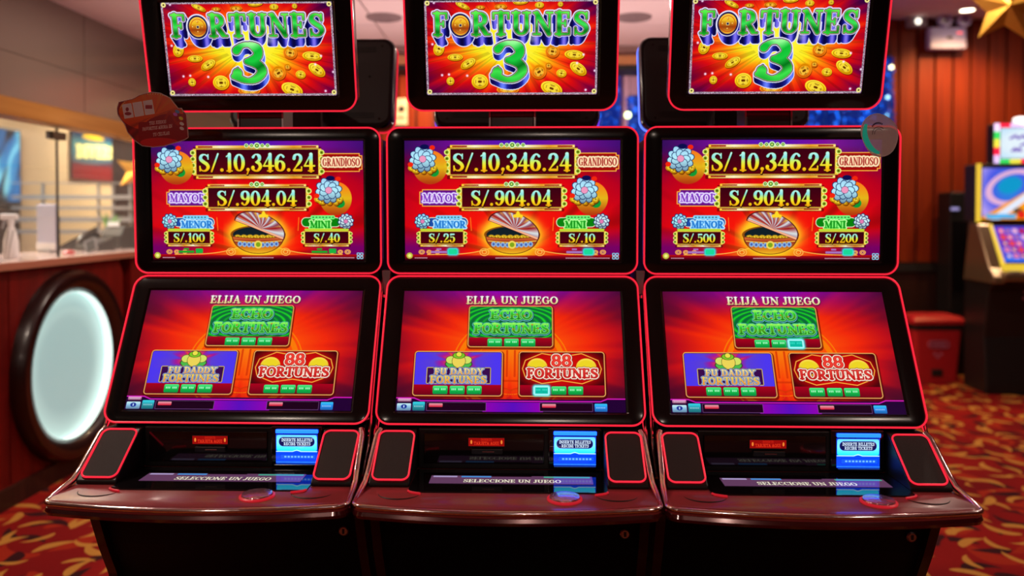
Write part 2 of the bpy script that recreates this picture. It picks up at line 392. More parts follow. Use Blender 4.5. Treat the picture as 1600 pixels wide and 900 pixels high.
GOLD = ((1, .95, .45), (.95, .7, .1), (.55, .3, .02))
def coin(C, x, y, rx, ry=None, rot=0, dim=0):
    ry = ry or rx; m = max(rx, ry) + 8; b = (x - m, y - m, x + m, y + m)
    C.shape(el(x + 3, y + 6, rx, ry, rot), (.35, .1, .0), b, alpha=.8)
    top = (1 - dim * .1, .93 - dim * .35, .25 * (1 - dim)); bot = (.85, .62 - dim * .25, .02)
    C.shape(el(x, y, rx, ry, rot), vgrad(y - ry, y + ry, top, (1, .85 - dim * .3, .1), bot), b)
    f = el(x, y, rx * .8, ry * .8, rot); C.shape(lambda X, Y: np.abs(f(X, Y)) - 1.4, (.6, .35, 0), b, alpha=.8)
    f2 = el(x, y, rx * .62, ry * .62, rot); C.shape(f2, vgrad(y - ry, y + ry, (.95, .8, .2), (1, .95, .4)), b, alpha=.6)
    q = min(rx, ry) * .2
    c, s_ = math.cos(math.radians(rot)), math.sin(math.radians(rot))
    def bar(u0, v0, u1, v1, w, al):
        p = [(x + u * rx * c - v * ry * s_, y + u * rx * s_ + v * ry * c) for u, v in ((u0, v0), (u1, v1))]
        C.shape(line(p, w), (.4, .2, 0), b, alpha=al)
    bar(-.1, 0, .1, 0, q * .8, 1)
    for u0, v0, u1, v1 in ((-.22, -.52, .22, -.52), (-.22, .52, .22, .52), (-.5, -.2, -.5, .2), (.5, -.2, .5, .2), (-.15, -.38, .15, -.38), (0, .34, 0, .6), (.38, 0, .6, 0)): bar(u0, v0, u1, v1, q * .22, .65)
def hsh(x): return np.mod(np.sin(x * 127.1) * 43758.5453, 1)
def rays(ang, n, seed=0):
    t = (ang / (2 * math.pi) + 1) * n; i = np.floor(t); u = t - i; u = u * u * (3 - 2 * u)
    return hsh(np.mod(i, n) + seed) * (1 - u) + hsh(np.mod(i + 1, n) + seed) * u
def ramp(r, stops):
    xs = [s[0] for s in stops]
    return np.stack([np.interp(r, xs, [s[1][k] for s in stops]) for k in range(3)], -1).astype(np.float32)

def art_topper():
    C = Canvas(1365, 730, 1024)
    X, Y, sl = C.win(None)
    dx, dy = (X - 680) / 700, (Y - 330) / 400
    r, an = np.hypot(dx, dy), np.arctan2(dy, dx)
    rv = rays(an, 90) * .5 + rays(an, 37, 5) * .5
    C.a[:] = ramp(r * (1 + (rv - .5) * .35), [(0, (1, 1, .35)), (.38, (1, .92, .12)), (.56, (1, .55, .05)), (.74, (.98, .25, .04)), (.92, (.85, .04, .06)), (1.15, (.55, .0, .2)), (1.4, (.2, 0, .3))])
    C.a *= (1 - .14 * (rays(an, 140, 3) > .75) * (r > .3))[..., None]
    for q in [(305, 40, 60, 20, 25, 0), (442, 52, 35, 16, 0, 1), (602, 48, 48, 20, 0, 1), (757, 10, 60, 24, -5, 0), (902, 38, 34, 24, 0, 0), (1065, 33, 20, 20, 0, 0),
              (110, 365, 42, 54, 20, 0), (237, 432, 60, 27, 0, 0), (338, 482, 65, 32, -30, 0), (195, 617, 30, 32, 0, 0), (430, 622, 66, 58, 0, 0), (652, 685, 90, 38, 0, 1),
              (1000, 678, 88, 52, 20, 0), (1077, 560, 40, 32, 10, 0), (1210, 525, 74, 42, 35, 0), (1178, 417, 78, 36, 6, 0), (1005, 390, 55, 50, 10, 1), (975, 500, 26, 24, 0, 1), (900, 548, 60, 56, -30, 1)]:
        coin(C, *q)
    for x, y in [(80, 15), (130, 570), (185, 565), (330, 575), (1270, 690), (1250, 415), (1340, 540), (60, 330), (1200, 480)]:
        C.glow(el(x, y, 3), (1, .9, 1), (x - 20, y - 20, x + 20, y + 20), 7)
    L = layout('FORTUNES', 68, 86, 180, 1235, glyphs(.1, .045), .07); L = [l for i, l in enumerate(L) if i != 1]
    ring = el(284, 187, 80, 88)
    def T(S, k, dy): return [((a - 680) * k + 680, b + dy, (c - 680) * k + 680, d + dy, w) for a, b, c, d, w in S]
    def block(S, b, fn=None, n=12, depth=66, shrink=.06):
        for stage in (0, 1):
            for i in range(n, -1, -1):
                k = 1 - shrink * i / n; dyy = depth * i / n
                f = fn(k, dyy) if fn else segs(T(S, k, dyy))
                bx = (b[0] - 50, b[1] - 20, b[2] + 50, b[3] + depth + 25)
                if stage == 0: C.shape(f, (.88, .88, 1), bx, grow=15)
                else: C.shape(f, lambda X, Y: ramp(.5 + .5 * np.sin(X / 17.), [(0, (.02, .02, .25)), (.6, (.1, .12, .6)), (1, (.5, .45, .95))]), bx, grow=8)
    items = [(S, b, None) for S, b in L] + [(None, (190, 90, 380, 280), lambda k, d: el((284 - 680) * k + 680, 187 + d, 78, 84))]
    for S, b, fn in items: block(S, b, fn)
    def green(y0, y1):
        g = vgrad(y0, y1, (.35, .95, .3), (.05, .7, .15), (.25, .9, .35), (.0, .45, .1), (.15, .8, .2))
        return lambda X, Y: g(X, Y + 14 * np.sin(X / 23.))
    for S, b, fn in items:
        if fn: continue
        f = segs(S); bx = bb(*b, 20)
        C.shape(f, (.9, .9, 1), bx, grow=11); C.shape(f, (.1, .08, .3), bx, grow=6); C.shape(f, (.75, .6, .45), bx, grow=2.5)
        C.shape(f, green(84, 268), bx, grow=-1)
    b = (185, 85, 390, 290)
    C.shape(ring, (.9, .9, 1), b, grow=7); C.shape(ring, (.08, .06, .3), b, grow=1); C.shape(el(284, 187, 70, 76), vgrad(110, 260, (1, .8, .3), (.95, .75, .15), (.6, .25, .05), (.95, .7, .2)), b)
    f = el(284, 187, 56, 60); C.shape(lambda X, Y: np.abs(f(X, Y)) - 2, (.8, .2, .02), b)
    for a in range(0, 360, 90):
        u, v = 284 + 38 * math.cos(math.radians(a)), 187 + 38 * math.sin(math.radians(a))
        C.shape(el(u, v, 9, 9), (.85, .45, .08), b, alpha=.7); C.shape(el(u - 3, v - 3, 4, 4), (1, .9, .5), b)
    C.shape(rr(272, 175, 296, 199, 2), (.95, .85, .5), b); C.shape(rr(276, 179, 292, 195, 1), (.1, .1, .35), b)
    # the figure 3
    G3 = glyphs(.14, .07)['3'][1]
    S = [(514 + a * 462, 308 + b_ * 315, 514 + c * 462, 308 + d * 315, w * 275) for a, b_, c, d, w in G3]
    S += [(575, 508, 540, 570, 7), (535, 572, 600, 600, 20)]
    bx = (470, 280, 880, 725)
    for stage in (0, 1):
        for i in range(10, -1, -1):
            f = segs([(a + (i * .6), b_ + i * 4.6, c + i * .6, d + i * 4.6, w) for a, b_, c, d, w in S])
            C.shape(f, (.9, .9, 1) if stage == 0 else (lambda X, Y: ramp(.5 + .5 * np.sin(X / 30.), [(0, (.02, .02, .3)), (.7, (.1, .15, .6)), (1, (.4, .5, 1))])), bx, grow=14 if stage == 0 else 8)
    f = segs(S)
    C.shape(f, (.92, .92, 1), bx, grow=12); C.shape(f, (.1, .08, .3), bx, grow=6); C.shape(f, (.75, .6, .5), bx, grow=1.5)
    g = vgrad(300, 630, (.6, 1, .6), (.05, .75, .2), (.1, .8, .25), (.0, .45, .1), (.25, .9, .3), (.1, .7, .2))
    C.shape(f, lambda X, Y: g(X, Y + 25 * np.sin(X / 40.)), bx, grow=-2)
    C.glow(el(850, 290, 6), (1, 1, .9), (780, 230, 920, 350), 26, .35)
    # speckled silver border with gold corners
    fr = rr(13, 4, 1352, 717, 6)
    n = hsh(np.floor(X / 5) * 3.1 + np.floor(Y / 5) * 7.7)[..., None]
    A = np.clip(.5 - (np.abs(fr(X, Y)) - 8), 0, 1)[..., None]
    C.a = C.a * (1 - A) + A * (np.array((.62, .55, .62)) + (n - .5) * .5).astype(np.float32)
    C.a[fr(X, Y) > 9] = (.05, .02, .05)
    for x in (28, 1337):
        for y in (18, 700):
            C.shape(el(x, y, 19), (.95, .9, .55), (x - 25, y - 25, x + 25, y + 25)); C.shape(el(x, y, 7), (.3, .25, .1), (x - 25, y - 25, x + 25, y + 25))
    return C

def frame_panel(C, x0, y0, x1, y1, m=16, dots=4, top=5, light=False):
    b = (x0 - 60, y0 - 50, x1 + 60, y1 + 50)
    C.shape(rr(x0 - m, y0 - m + 4, x1 + m, y1 + m + 8, 4), (.3, .02, .02), b, alpha=.6)
    gold = hgrad(x0, x1, (1, .8, .2), (1, .95, .75), (.95, .65, .15), (1, 1, .85), (.9, .6, .15), (1, .9, .5))
    C.shape(rr(x0 - 2, y0 - m - 4, x1 + 2, y1 + m + 4, 2), gold, b)
    C.shape(rr(x0 - m, y0 - 4, x1 + m, y1 + 4, 2), (.95, .8, .25), b)
    C.shape(rr(x0 + 8, y0 - m + 1, x1 - 8, y0 - 8, 2), gold, b); C.shape(rr(x0 - 2, y0 - 7, x1 + 2, y0 - 4), (.35, .1, .1), b)
    C.shape(rr(x0 - 2, y1 + 4, x1 + 2, y1 + 7), (.35, .1, .15), b)
    for a in (x0 + 10, x1 - 90):
        for yy in (y0 - m, y1 + 9): C.shape(rr(a, yy, a + 80, yy + m - 10, 2), (.6, .05, .05), b)
    C.shape(rr(x0, y0, x1, y1), vgrad(y0, y1, (.22, 0, .07), (.34, 0, .05)), b)
    for k in range(dots):
        y = y0 + (y1 - y0) * (k + .5) / dots; r = min(15, (y1 - y0) / dots * .46)
        for x in (x0 - m - 1, x1 + m + 1):
            C.shape(el(x, y, r), (.95, 1, .55), b); C.shape(el(x, y, r * .68), (.55, .65, .1), b); C.shape(el(x, y, r * .25), (.05, .1, 0), b)
    for k in range(top):
        x = (x0 + x1) / 2 + (k - (top - 1) / 2) * 29; r = 17 if k == top // 2 else 12
        C.shape(el(x, y0 - m - 3, r), (.85, 1, .75), b); C.shape(el(x, y0 - m - 3, r * .65), (.25, .5, .1), b); C.shape(el(x, y0 - m - 3, r * .3), (.85, .95, .5), b)
def money(C, s, x, y, h, width):
    g = vgrad(y, y + h, (.75, 1, .95), (.55, .9, .9), (.85, .95, .35), (1, .85, .1), (.95, .65, .05))
    text(C, s, x, y, h, width, ((3.5, (.12, 0, .02), 2, 3), (2, (.35, .25, .02)), (0, g)), G_NUM)
def rosette(C, x, y, r, petal, core, coins=True):
    b = bb(x - r, y - r, x + r, y + r, 25 + (60 if coins else 0))
    if coins:
        for i in range(7):
            coin(C, x - r * .8 + i * r * .27, y + r * (.85 if i % 2 else .68), r * .3, r * .24, i * 17)
    for ring, n in ((1, 10), (.62, 7)):
        for i in range(n):
            a = 2 * math.pi * i / n + ring * 3
            u, v = x + r * .62 * ring * math.cos(a), y + r * .62 * ring * math.sin(a)
            f = el(u, v, r * .36 * (ring * .4 + .6), r * .25, math.degrees(a))
            C.shape(f, (.05, .12, .35), b, grow=3); C.shape(f, vgrad(y - r, y + r, petal, tuple(min(1, c * 1.15) for c in petal), tuple(c * .7 for c in petal)), b)
    C.shape(el(x, y, r * .25), (.3, .2, .4), b, grow=2); C.shape(el(x, y, r * .25), core, b)

def art_upper(menor, mini, chip):
    C = Canvas(1160, 655, 1024)
    X, Y, sl = C.win(None)
    r = np.hypot((X - 580) / 640, (Y - 540) / 420); an = np.arctan2(Y - 620, X - 580)
    fold = rays(an, 60) * .5 + rays(an + r * .4, 33, 9) * .5
    C.a[:] = ramp(r + (fold - .5) * .12, [(0, (1, .7, .1)), (.22, (1, .32, .05)), (.38, (.96, .08, .03)), (.8, (.9, .02, .05)), (1.15, (.72, .0, .12)), (1.5, (.35, 0, .3))])
    C.a *= (1 - .25 * np.clip(.55 - fold, 0, .3) / .3)[..., None]
    t = np.clip((130 - Y) / 100, 0, 1)[..., None] * .95
    pur = hgrad(0, 1160, (.2, .05, .35), (.45, .05, .6), (.3, .08, .75), (.5, .05, .6), (.25, .05, .45))(X, Y)
    C.a = C.a * (1 - t) + pur * t
    t = (np.clip((Y - 470) / 110, 0, 1) * np.clip((np.abs(X - 580) - 230) / 260, 0, 1))[..., None] * .9
    C.a = C.a * (1 - t) + np.array((.42, 0, .42), np.float32) * t
    # wave and floor band
    C.shape(rr(0, 622, 1160, 655), vgrad(622, 655, (.75, .05, .05), (.45, 0, .1), (.08, 0, .02)), (0, 615, 1160, 655))
    hump = lambda X: 622 - 56 * np.exp(-((X - 580) / 170) ** 2)
    C.shape(lambda X, Y: np.maximum(hump(X) - Y, Y - 626), lambda X, Y: ramp(np.abs(X - 580) / 260, [(0, (1, .85, .1)), (1, (.9, .1, .05))]), (250, 550, 910, 630))
    C.shape(lambda X, Y: np.abs(Y - hump(X)) - 2.2, (1, .75, .3), (120, 550, 1040, 630))
    for sx in (1, -1):
        for x0, rad in ((430, 24), (175, 12), (90, 14), (130, 12)):
            cx = 580 + sx * (x0 - 580); f = el(cx, 608, rad, rad * .8)
            C.shape(lambda X, Y, f=f: np.abs(f(X, Y)) - 2.2, (1, .7, .3), (cx - 40, 570, cx + 40, 640))
            f = el(cx, 608, rad * .5, rad * .4); C.shape(lambda X, Y, f=f: np.abs(f(X, Y)) - 1.6, (1, .8, .4), (cx - 40, 570, cx + 40, 640))
    # side plaques
    def plaque(x0, y0, x1, y1, c0, c1):
        b = bb(x0, y0, x1, y1, 12)
        C.shape(rr(x0 + 14, y0, x1 - 14, y1), (1, .7, .25), b, grow=3); C.shape(rr(x0, y0 + 12, x1, y1 - 12), (1, .7, .25), b, grow=3)
        C.shape(rr(x0 + 14, y0, x1 - 14, y1), vgrad(y0, y1, c0, c1, c0), b, grow=-2); C.shape(rr(x0, y0 + 12, x1, y1 - 12), vgrad(y0, y1, c0, c1, c0), b, grow=-2)
    plaque(900, 70, 1152, 166, (.6, .02, .03), (.75, .1, .05)); plaque(82, 268, 330, 356, (.35, .02, .45), (.6, .15, .7))
    text(C, 'MAYOR', 98, 290, 44, 196, ((10, (.5, .3, .75)), (6.5, (.93, .88, 1)), (.5, (.6, .35, .85)), (-2, (.45, .2, .7))), G_SLAB)
    frame_panel(C, 248, 46, 915, 184, 18, 4, 5); money(C, 'S/.10,346.24', 258, 68, 100, 640)
    text(C, 'GRANDIOSO', 938, 94, 44, 204, ((12, (.55, .1, .05)), (9, (1, .9, .72)), (1.5, (.95, .65, .5)), (-.5, (.6, .05, .1))), G_SLAB)
    frame_panel(C, 310, 256, 845, 362, 16, 3, 3); money(C, 'S/.904.04', 356, 270, 86, 440)
    # generic blossom and coin ornaments
    for x, y, s_ in ((98, 100, 1), (970, 270, .95)):
        f = el(x + 40 * s_, y + 45, 92 * s_, 92); C.shape(f, vgrad(y - 40, y + 130, (1, .5, .1), (.9, .75, .1), (.7, .25, .05)), bb(x - 120, y - 90, x + 150, y + 150), alpha=.95)
        C.shape(el(x + 62, y + 72, 26, 24), (.05, .6, .2), bb(x, y, x + 120, y + 120)); C.shape(el(x + 34, y + 66, 14, 14), (.85, .1, .05), bb(x, y, x + 120, y + 120))
        rosette(C, x, y, 72, (.62, .82, .95), (.95, .6, .75))
        for u, v in ((-66, 30), (52, -62)): C.shape(el(x + u, y + v, 15, 13), (.95, .15, .05), bb(x - 100, y - 100, x + 100, y + 100))
        for u, v in ((10, -66),): C.shape(el(x + u, y + v, 24, 14), (.03, .05, .3), bb(x - 100, y - 100, x + 100, y + 100))
    # two small prizes
    for side, (x0, x1, cx, amt) in enumerate(((85, 315, 95, menor), (838, 1075, 1062, mini))):
        c = (.1, .3, .65) if side == 0 else (.02, .5, .05)
        px0, px1 = (120, 338) if side == 0 else (822, 1030)
        b = (px0 - 30, 395, px1 + 30, 500)
        C.shape(rr(px0, 422, px1, 468, 22), (.9, .95, .8), b, grow=4); C.shape(rr(px0, 422, px1, 468, 22), c, b)
        lt = (.5, .85, 1) if side == 0 else (.45, 1, .5)
        C.shape(rr(px0 + 50, 410, px1 - 30, 426, 7), lt, b, grow=3)
        for k in range(7): C.shape(el(px0 + 62 + k * 18, 418, 6, 4), tuple(q * .55 for q in lt), b)
        if side == 0: text(C, 'MENOR', 158, 438, 38, 172, ((8, (.85, .97, 1)), (4, (.5, .8, 1)), (0, (.12, .45, .8))))
        else: text(C, 'MINI', 866, 438, 38, 112, ((8, (.85, 1, .7)), (4, (.45, .95, .4)), (0, (.05, .55, .1))))
        rosette(C, cx, 440, 42, (.6, .85, 1) if side == 0 else (.75, .85, .9), (.9, .5, .7), False)
        frame_panel(C, x0, 497, x1, 562, 12, 3, 0); 
        C.shape(rr(x0 - 1, 480, x1 + 1, 493, 4), (.75, .85, .2), (x0 - 5, 470, x1 + 5, 500))
        money(C, amt, (x0 + x1) / 2 - len(amt) * 14.5, 506, 50, len(amt) * 29)
        q = x0 + (150 if side == 0 else 130)
        if chip: C.glow(rr(q, 592, q + 48, 620, 8), (.2, .9, .9), (q - 40, 570, q + 90, 640), 9); C.shape(rr(q, 592, q + 48, 620, 8), (.1, .85, .6), (q - 20, 580, q + 70, 635)); col = (.65, .45, .75)
        else: C.shape(rr(q, 590, q + 40, 616, 5), (.1, .7, .25), (q - 20, 580, q + 70, 635)); col = (.1, .65, .15)
        C.shape(rr(q - 95, 602, q - 8, 614, 3), col, (q - 110, 590, q, 620)); C.shape(rr(q - 65, 588, q - 38, 597, 2), col, (q - 110, 580, q, 620))
    for sx in (-1, 1): C.shape(line([(580 + sx * 225, 420), (580 + sx * 220, 490)], 2.5), (1, .45, .1), (300, 400, 860, 500))
    # lidded gold bowl full of coins
    b = (390, 380, 780, 640); cx = 580
    C.glow(el(cx, 510, 130, 90), (1, .85, .15), b, 30, .9)
    C.shape(el(cx, 512, 142, 46), (.55, .3, .05), b, grow=3); C.shape(el(cx, 512, 138, 42), (.05, .12, .15), b)
    for i in range(13): coin(C, cx - 112 + i * 17, 524 + (i % 2) * 6, 17, 11, 0)
    bowl = lambda X, Y: np.maximum(el(cx, 520, 140, 96)(X, Y), 525 + 10 * np.cos((X - cx) / 140 * 1.5) - Y)
    C.shape(bowl, (.35, .1, .05), b, grow=3); C.shape(bowl, vgrad(520, 620, (.95, .5, .2), (.6, .2, .12), (.85, .5, .1), (.95, .75, .15)), b)
    C.shape(lambda X, Y: np.abs(Y - (545 + 10 * np.cos((X - cx) / 95))) - 2 + 0 * X, (1, .85, .3), (450, 530, 710, 560))
    for i in range(9):
        x = cx - 100 + i * 25; y = 562 + 8 * math.cos((x - cx) / 80); C.shape(el(x, y, 11, 12), (.55, .7, .85), b, grow=2); C.shape(el(x, y, 6, 7), (.25, .35, .7), b)
    C.shape(el(cx, 568, 22, 22), (.95, .85, .35), b); C.shape(el(cx, 568, 13, 13), (.5, .65, .1), b)
    ca, sa = math.cos(math.radians(22)), math.sin(math.radians(22))
    def lid(X, Y):
        u, v = (X - 590) * ca + (Y - 478) * sa, -(X - 590) * sa + (Y - 478) * ca
        return np.maximum(el(0, 0, 140, 78)(u, v), v - 8 + 0 * u)
    C.shape(lid, (.3, .05, .08), b, grow=4)
    def lidc(X, Y):
        u, v = (X - 590) * ca + (Y - 478) * sa, -(X - 590) * sa + (Y - 478) * ca
        return ramp(np.mod(np.arctan2(v, u) * 2.3 + 9, 1) * .6 + .4 * np.clip(-v / 70, 0, 1), [(0, (.95, .75, .5)), (.25, (.6, .05, .08)), (.5, (.85, .9, .9)), (.7, (.55, .25, .35)), (1, (1, .8, .2))])
    C.shape(lid, lidc, b)
    def rim(X, Y):
        u, v = (X - 590) * ca + (Y - 478) * sa, -(X - 590) * sa + (Y - 478) * ca
        return np.abs(v - 6) - 4 + np.maximum(np.abs(u) - 138, 0)
    C.shape(rim, (1, .7, .55), b)
    for u, v, r_ in ((0, 0, 14), (-18, 5, 9), (18, 6, 9), (0, -14, 8)): C.shape(el(612 + u, 406 + v, r_), (1, .85, .15), b)
    # small print, seal and icon
    C.shape(el(24, 628, 17), (.75, .75, .25), (0, 600, 50, 655)); C.shape(el(24, 628, 9), (.95, .95, .5), (0, 600, 50, 655))
    for x0, x1 in ((52, 118), (490, 665), (870, 1108)):
        for x in range(x0, x1, 7): C.shape(rr(x, 638, x + 5, 643), (.9, .8, .85), (x - 3, 634, x + 9, 648), alpha=.85)
    for u in (0, 1):
        for v in (0, 1):
            x, y = 1122 + u * 18, 614 + v * 18; f = rr(x, y, x + 13, y + 13, 3)
            C.shape(lambda X, Y, f=f: np.abs(f(X, Y)) - 2, (.55, .9, 1), bb(x, y, x + 13, y + 13, 5))
    return C

def art_lower(hot):
    C = Canvas(1160, 655, 1024)
    X, Y, sl = C.win(None)
    r = np.hypot((X - 580) / 640, (Y - 330) / 370); an = np.arctan2(Y - 330, X - 580)
    rv = rays(an, 120) * .5 + rays(an, 43, 4) * .5
    C.a[:] = ramp(r + (rv - .5) * .3 * np.clip(r, 0, 1), [(0, (1, .5, .05)), (.4, (1, .30, .03)), (.62, (.96, .16, .04)), (.85, (.75, .05, .1)), (1.05, (.45, .03, .14)), (1.35, (.2, .03, .15))])
    t = (np.clip((140 - Y) / 150, 0, 1) * np.clip(1.15 - np.abs(X - 580) / 560, 0, 1))[..., None]
    C.a = C.a * (1 - t) + np.array((.55, .02, .75), np.float32) * t
    t = (np.clip((Y - 440) / 200, 0, 1) * np.clip((np.abs(X - 580) - 330) / 300, 0, 1))[..., None] * .8
    C.a = C.a * (1 - t) + np.array((.28, .02, .15), np.float32) * t
    # round fretwork medallion
    for rad, w in ((300, 3), (270, 12), (180, 2)):
        f = el(580, 410, rad, rad * .86); C.shape(lambda X, Y, f=f: np.abs(f(X, Y)) - w, (1, .55, .02), (250, 130, 910, 660), alpha=.75)
    fret = [[(560, 335), (560, 470)], [(600, 335), (600, 470)], [(535, 345), (535, 440), (515, 440)], [(625, 345), (625, 440), (645, 440)], [(500, 345), (535, 345)], [(660, 345), (625, 345)], [(545, 495), (615, 495)], [(500, 520), (580, 545), (660, 520)], [(515, 380), (515, 410)], [(645, 380), (645, 410)]]
    for p in fret: C.shape(line(p, 5), (.85, .2, .02), (480, 320, 690, 590), alpha=.8)
    for cx in (555, 605):
        for rad in (20, 11): f = el(cx, 560, rad); C.shape(lambda X, Y, f=f: np.abs(f(X, Y)) - 2, (.9, .25, .03), (cx - 30, 530, cx + 30, 590), alpha=.8)
    text(C, 'ELIJA UN JUEGO', 336, 30, 44, 492, ((2, (.3, 0, .2), 2, 3), (.6, vgrad(30, 74, (1, 1, 1), (.95, .95, .75), (.9, .8, .5)))), G_SLAB)
    def card(x0, y0, x1, y1, bg, split):
        b = bb(x0, y0, x1, y1, 20)
        C.shape(rr(x0, y0 + 4, x1 + 4, y1 + 8, 18), (.25, 0, 0), b, grow=4, alpha=.6)
        C.shape(rr(x0, y0, x1, y1, 18), (.95, .68, .35), b); C.shape(rr(x0, y0, x1, y1, 18), (.2, .1, .1), b, grow=-5)
        f = rr(x0, y0, x1, y1, 18)
        C.shape(f, bg, b, grow=-7)
        C.shape(lambda X, Y: np.maximum(f(X, Y) + 7, split - Y), vgrad(split, y1, (.68, .0, .12), (.42, 0, .08)), b)
    def chips(xs, y, hotk=None):
        for i, x in enumerate(xs):
            b = bb(x, y, x + 76, y + 44, 22)
            if i == hotk:
                C.glow(rr(x, y, x + 76, y + 44, 8), (.3, 1, 1), b, 10); C.shape(rr(x, y, x + 76, y + 44, 8), (.65, 1, 1), b, grow=3)
                C.shape(rr(x, y, x + 76, y + 44, 6), (.0, .75, .65), b, grow=-6); cc = (.2, .9, .8)
            else:
                C.shape(rr(x, y, x + 76, y + 44, 7), vgrad(y, y + 44, (.35, .95, .55), (.05, .75, .3), (0, .55, .25)), b); cc = (.7, 1, .8)
            for k in range(7):
                if k != 3: C.shape(rr(x + 9 + k * 8.5, y + 13, x + 14.5 + k * 8.5, y + 23, 1), cc, b)
    # green card
    def gbg(X, Y):
        q = np.hypot((X - 575) / 1.0, (Y - 185) * 2.6); w = np.sin(q / 13.) ** 4 * np.clip((q - 110) / 60, 0, 1)
        return ramp(w, [(0, (.0, .42, .22)), (1, (.1, .85, .15))])
    card(352, 84, 799, 316, gbg, 262)
    ge = ((9, (.0, .18, .18), 2, 5), (8, (.45, .85, .85), 0, 3), (5.5, (.05, .3, .35), 0, 2), (3, (.45, .95, .4)))
    for s_, x, y, h, w in (('ECHO', 466, 108, 52, 224), ('FORTUNES', 382, 184, 54, 396)):
        text(C, s_, x, y, h, w, ge + ((-1, vgrad(y, y + h, (.7, 1, .4), (.1, .8, .2), (.35, .6, .1), (.05, .5, .15))),), G_BOLD)
    for x, y in ((520, 140), (560, 150), (610, 132), (650, 140), (430, 205), (505, 198), (590, 215), (640, 200), (690, 190), (720, 210)): C.shape(el(x, y, 5, 4), (.9, .4, .1), (x - 9, y - 9, x + 9, y + 9), alpha=.75)
    chips((456, 543, 630), 268, hot.get('green'))
    # violet card
    def vbg(X, Y):
        q = np.hypot(X - 310, Y - 395); a = np.arctan2(Y - 395, X - 310)
        return ramp(q / 150 + rays(a, 40, 2) * .35, [(0, (1, .8, .1)), (.4, (.95, .3, .2)), (.7, (.65, .1, .6)), (.95, (.36, .25, .85)), (1.6, (.3, .22, .95))])
    card(79, 337, 538, 576, vbg, 516)
    b = (200, 340, 420, 440)
    for u, v, rx, ry, c in ((0, 62, 66, 26, (.3, .75, .3)), (-40, 40, 26, 20, (.85, .9, .4)), (40, 40, 26, 20, (.85, .9, .4)), (0, 46, 34, 34, (.95, .85, .35)), (0, 16, 30, 16, (.5, .8, .15)), (0, 10, 14, 12, (.95, .9, .3))):
        C.shape(el(310 + u, 345 + v, rx, ry), (.2, .25, .1), b, grow=2); C.shape(el(310 + u, 345 + v, rx, ry), c, b)
    bx = (120, 415, 510, 520)
    C.shape(rr(150, 428, 474, 508, 3), (.85, .75, .35), bx, grow=4); C.shape(rr(150, 428, 474, 508), (.22, .03, .3), bx)
    sty = ((7, (.2, .15, .45)), (5, (.75, .85, .95)), (2.5, (.1, .1, .35)), (.8, (1, .98, .85)))
    text(C, 'FU DADDY', 186, 430, 34, 256, sty + ((-.6, vgrad(430, 464, (1, .95, .6), (.95, .55, .1))),), G_SLAB, .04)
    text(C, 'FORTUNES', 166, 470, 38, 292, sty + ((-.6, vgrad(470, 508, (1, .85, .2), (.95, .5, .05))),), G_SLAB, .04)
    chips((183, 270, 357), 522, None)
    # red card
    def rbg(X, Y): return ramp(np.hypot((X - 842) / 250, (Y - 430) / 130), [(0, (.9, .08, .03)), (.7, (.75, .02, .03)), (1, (.3, 0, .03)), (1.5, (.2, 0, .03))])
    card(621, 337, 1064, 576, rbg, 516)
    b = (630, 340, 1060, 515)
    oval = [(640, 430), (655, 385), (740, 348), (842, 366), (945, 348), (1030, 385), (1045, 430), (1030, 475), (945, 508), (842, 492), (740, 508), (655, 475), (640, 430)]
    C.shape(line(oval, 2.5), (1, .7, .25), b)
    for x in (716, 968):
        C.shape(el(x, 420, 52, 46), vgrad(374, 466, (1, .9, .3), (.9, .65, .05)), b); C.shape(el(x, 420, 42, 37), (.95, .85, .15), b); C.shape(rr(x - 14, 424, x + 14, 452, 2), (.55, .05, .02), b)
    text(C, '88', 788, 354, 62, 106, ((9, (.35, 0, 0)), (7, (1, .95, .85)), (2, (.85, .1, .08)), (-1, (.95, .25, .2))), G_SLAB)
    text(C, 'FORTUNES', 662, 428, 50, 366, ((9, (.35, 0, 0)), (7, (1, .93, .85)), (1.5, (.75, .05, .05)), (-1.5, vgrad(428, 478, (.95, .3, .25), (.8, .1, .1)))), G_SLAB)
    chips((700, 788, 873), 522, hot.get('red'))
    # bottom bar
    C.shape(rr(0, 590, 1160, 655), (.12, 0, .2), (0, 580, 1160, 655))
    C.shape(lambda X, Y: np.maximum(np.maximum(rr(440, 606, 745, 655)(X, Y), -1), -1) if False else rr(440, 606, 745, 655)(X, Y), hgrad(440, 745, (.6, .0, .7), (.35, .05, .75), (.6, .0, .7)), (430, 600, 755, 655))
    C.shape(line([(0, 586), (90, 586), (125, 600), (1035, 600), (1070, 586), (1160, 586)], 3), (.85, .1, .75), (0, 575, 1160, 610))
    for x0, x1 in ((156, 458), (728, 995)):
        C.shape(rr(x0, 607, x1, 651, 3), (.5, .35, .55), (x0 - 5, 600, x1 + 5, 655)); C.shape(rr(x0, 607, x1, 651, 3), (.1, .0, .1), (x0 - 5, 600, x1 + 5, 655), grow=-2)
        C.shape(rr(x0 + 12, 613, x0 + 82, 632, 4), vgrad(613, 632, (.95, .7, .75), (.85, .1, .2)), (x0, 608, x0 + 90, 640))
    for x0, y0, x1, y1, c in ((8, 588, 78, 606, (.75, .45, .6)), (6, 614, 78, 651, (.55, .75, .9)), (86, 606, 148, 651, (.15, .6, .65)), (1004, 610, 1068, 651, (.15, .55, .95))):
        b = bb(x0, y0, x1, y1, 6); C.shape(rr(x0, y0, x1, y1, 5), vgrad(y0, y1, tuple(min(1, q * 1.5) for q in c), c, tuple(q * .7 for q in c)), b)
        for k in range(int((x1 - x0 - 14) / 8)):
            if y0 != 614: C.shape(rr(x0 + 8 + k * 8, (y0 + y1) / 2 - 3, x0 + 13 + k * 8, (y0 + y1) / 2 + 4, 1), (.9, .95, 1), b, alpha=.6)
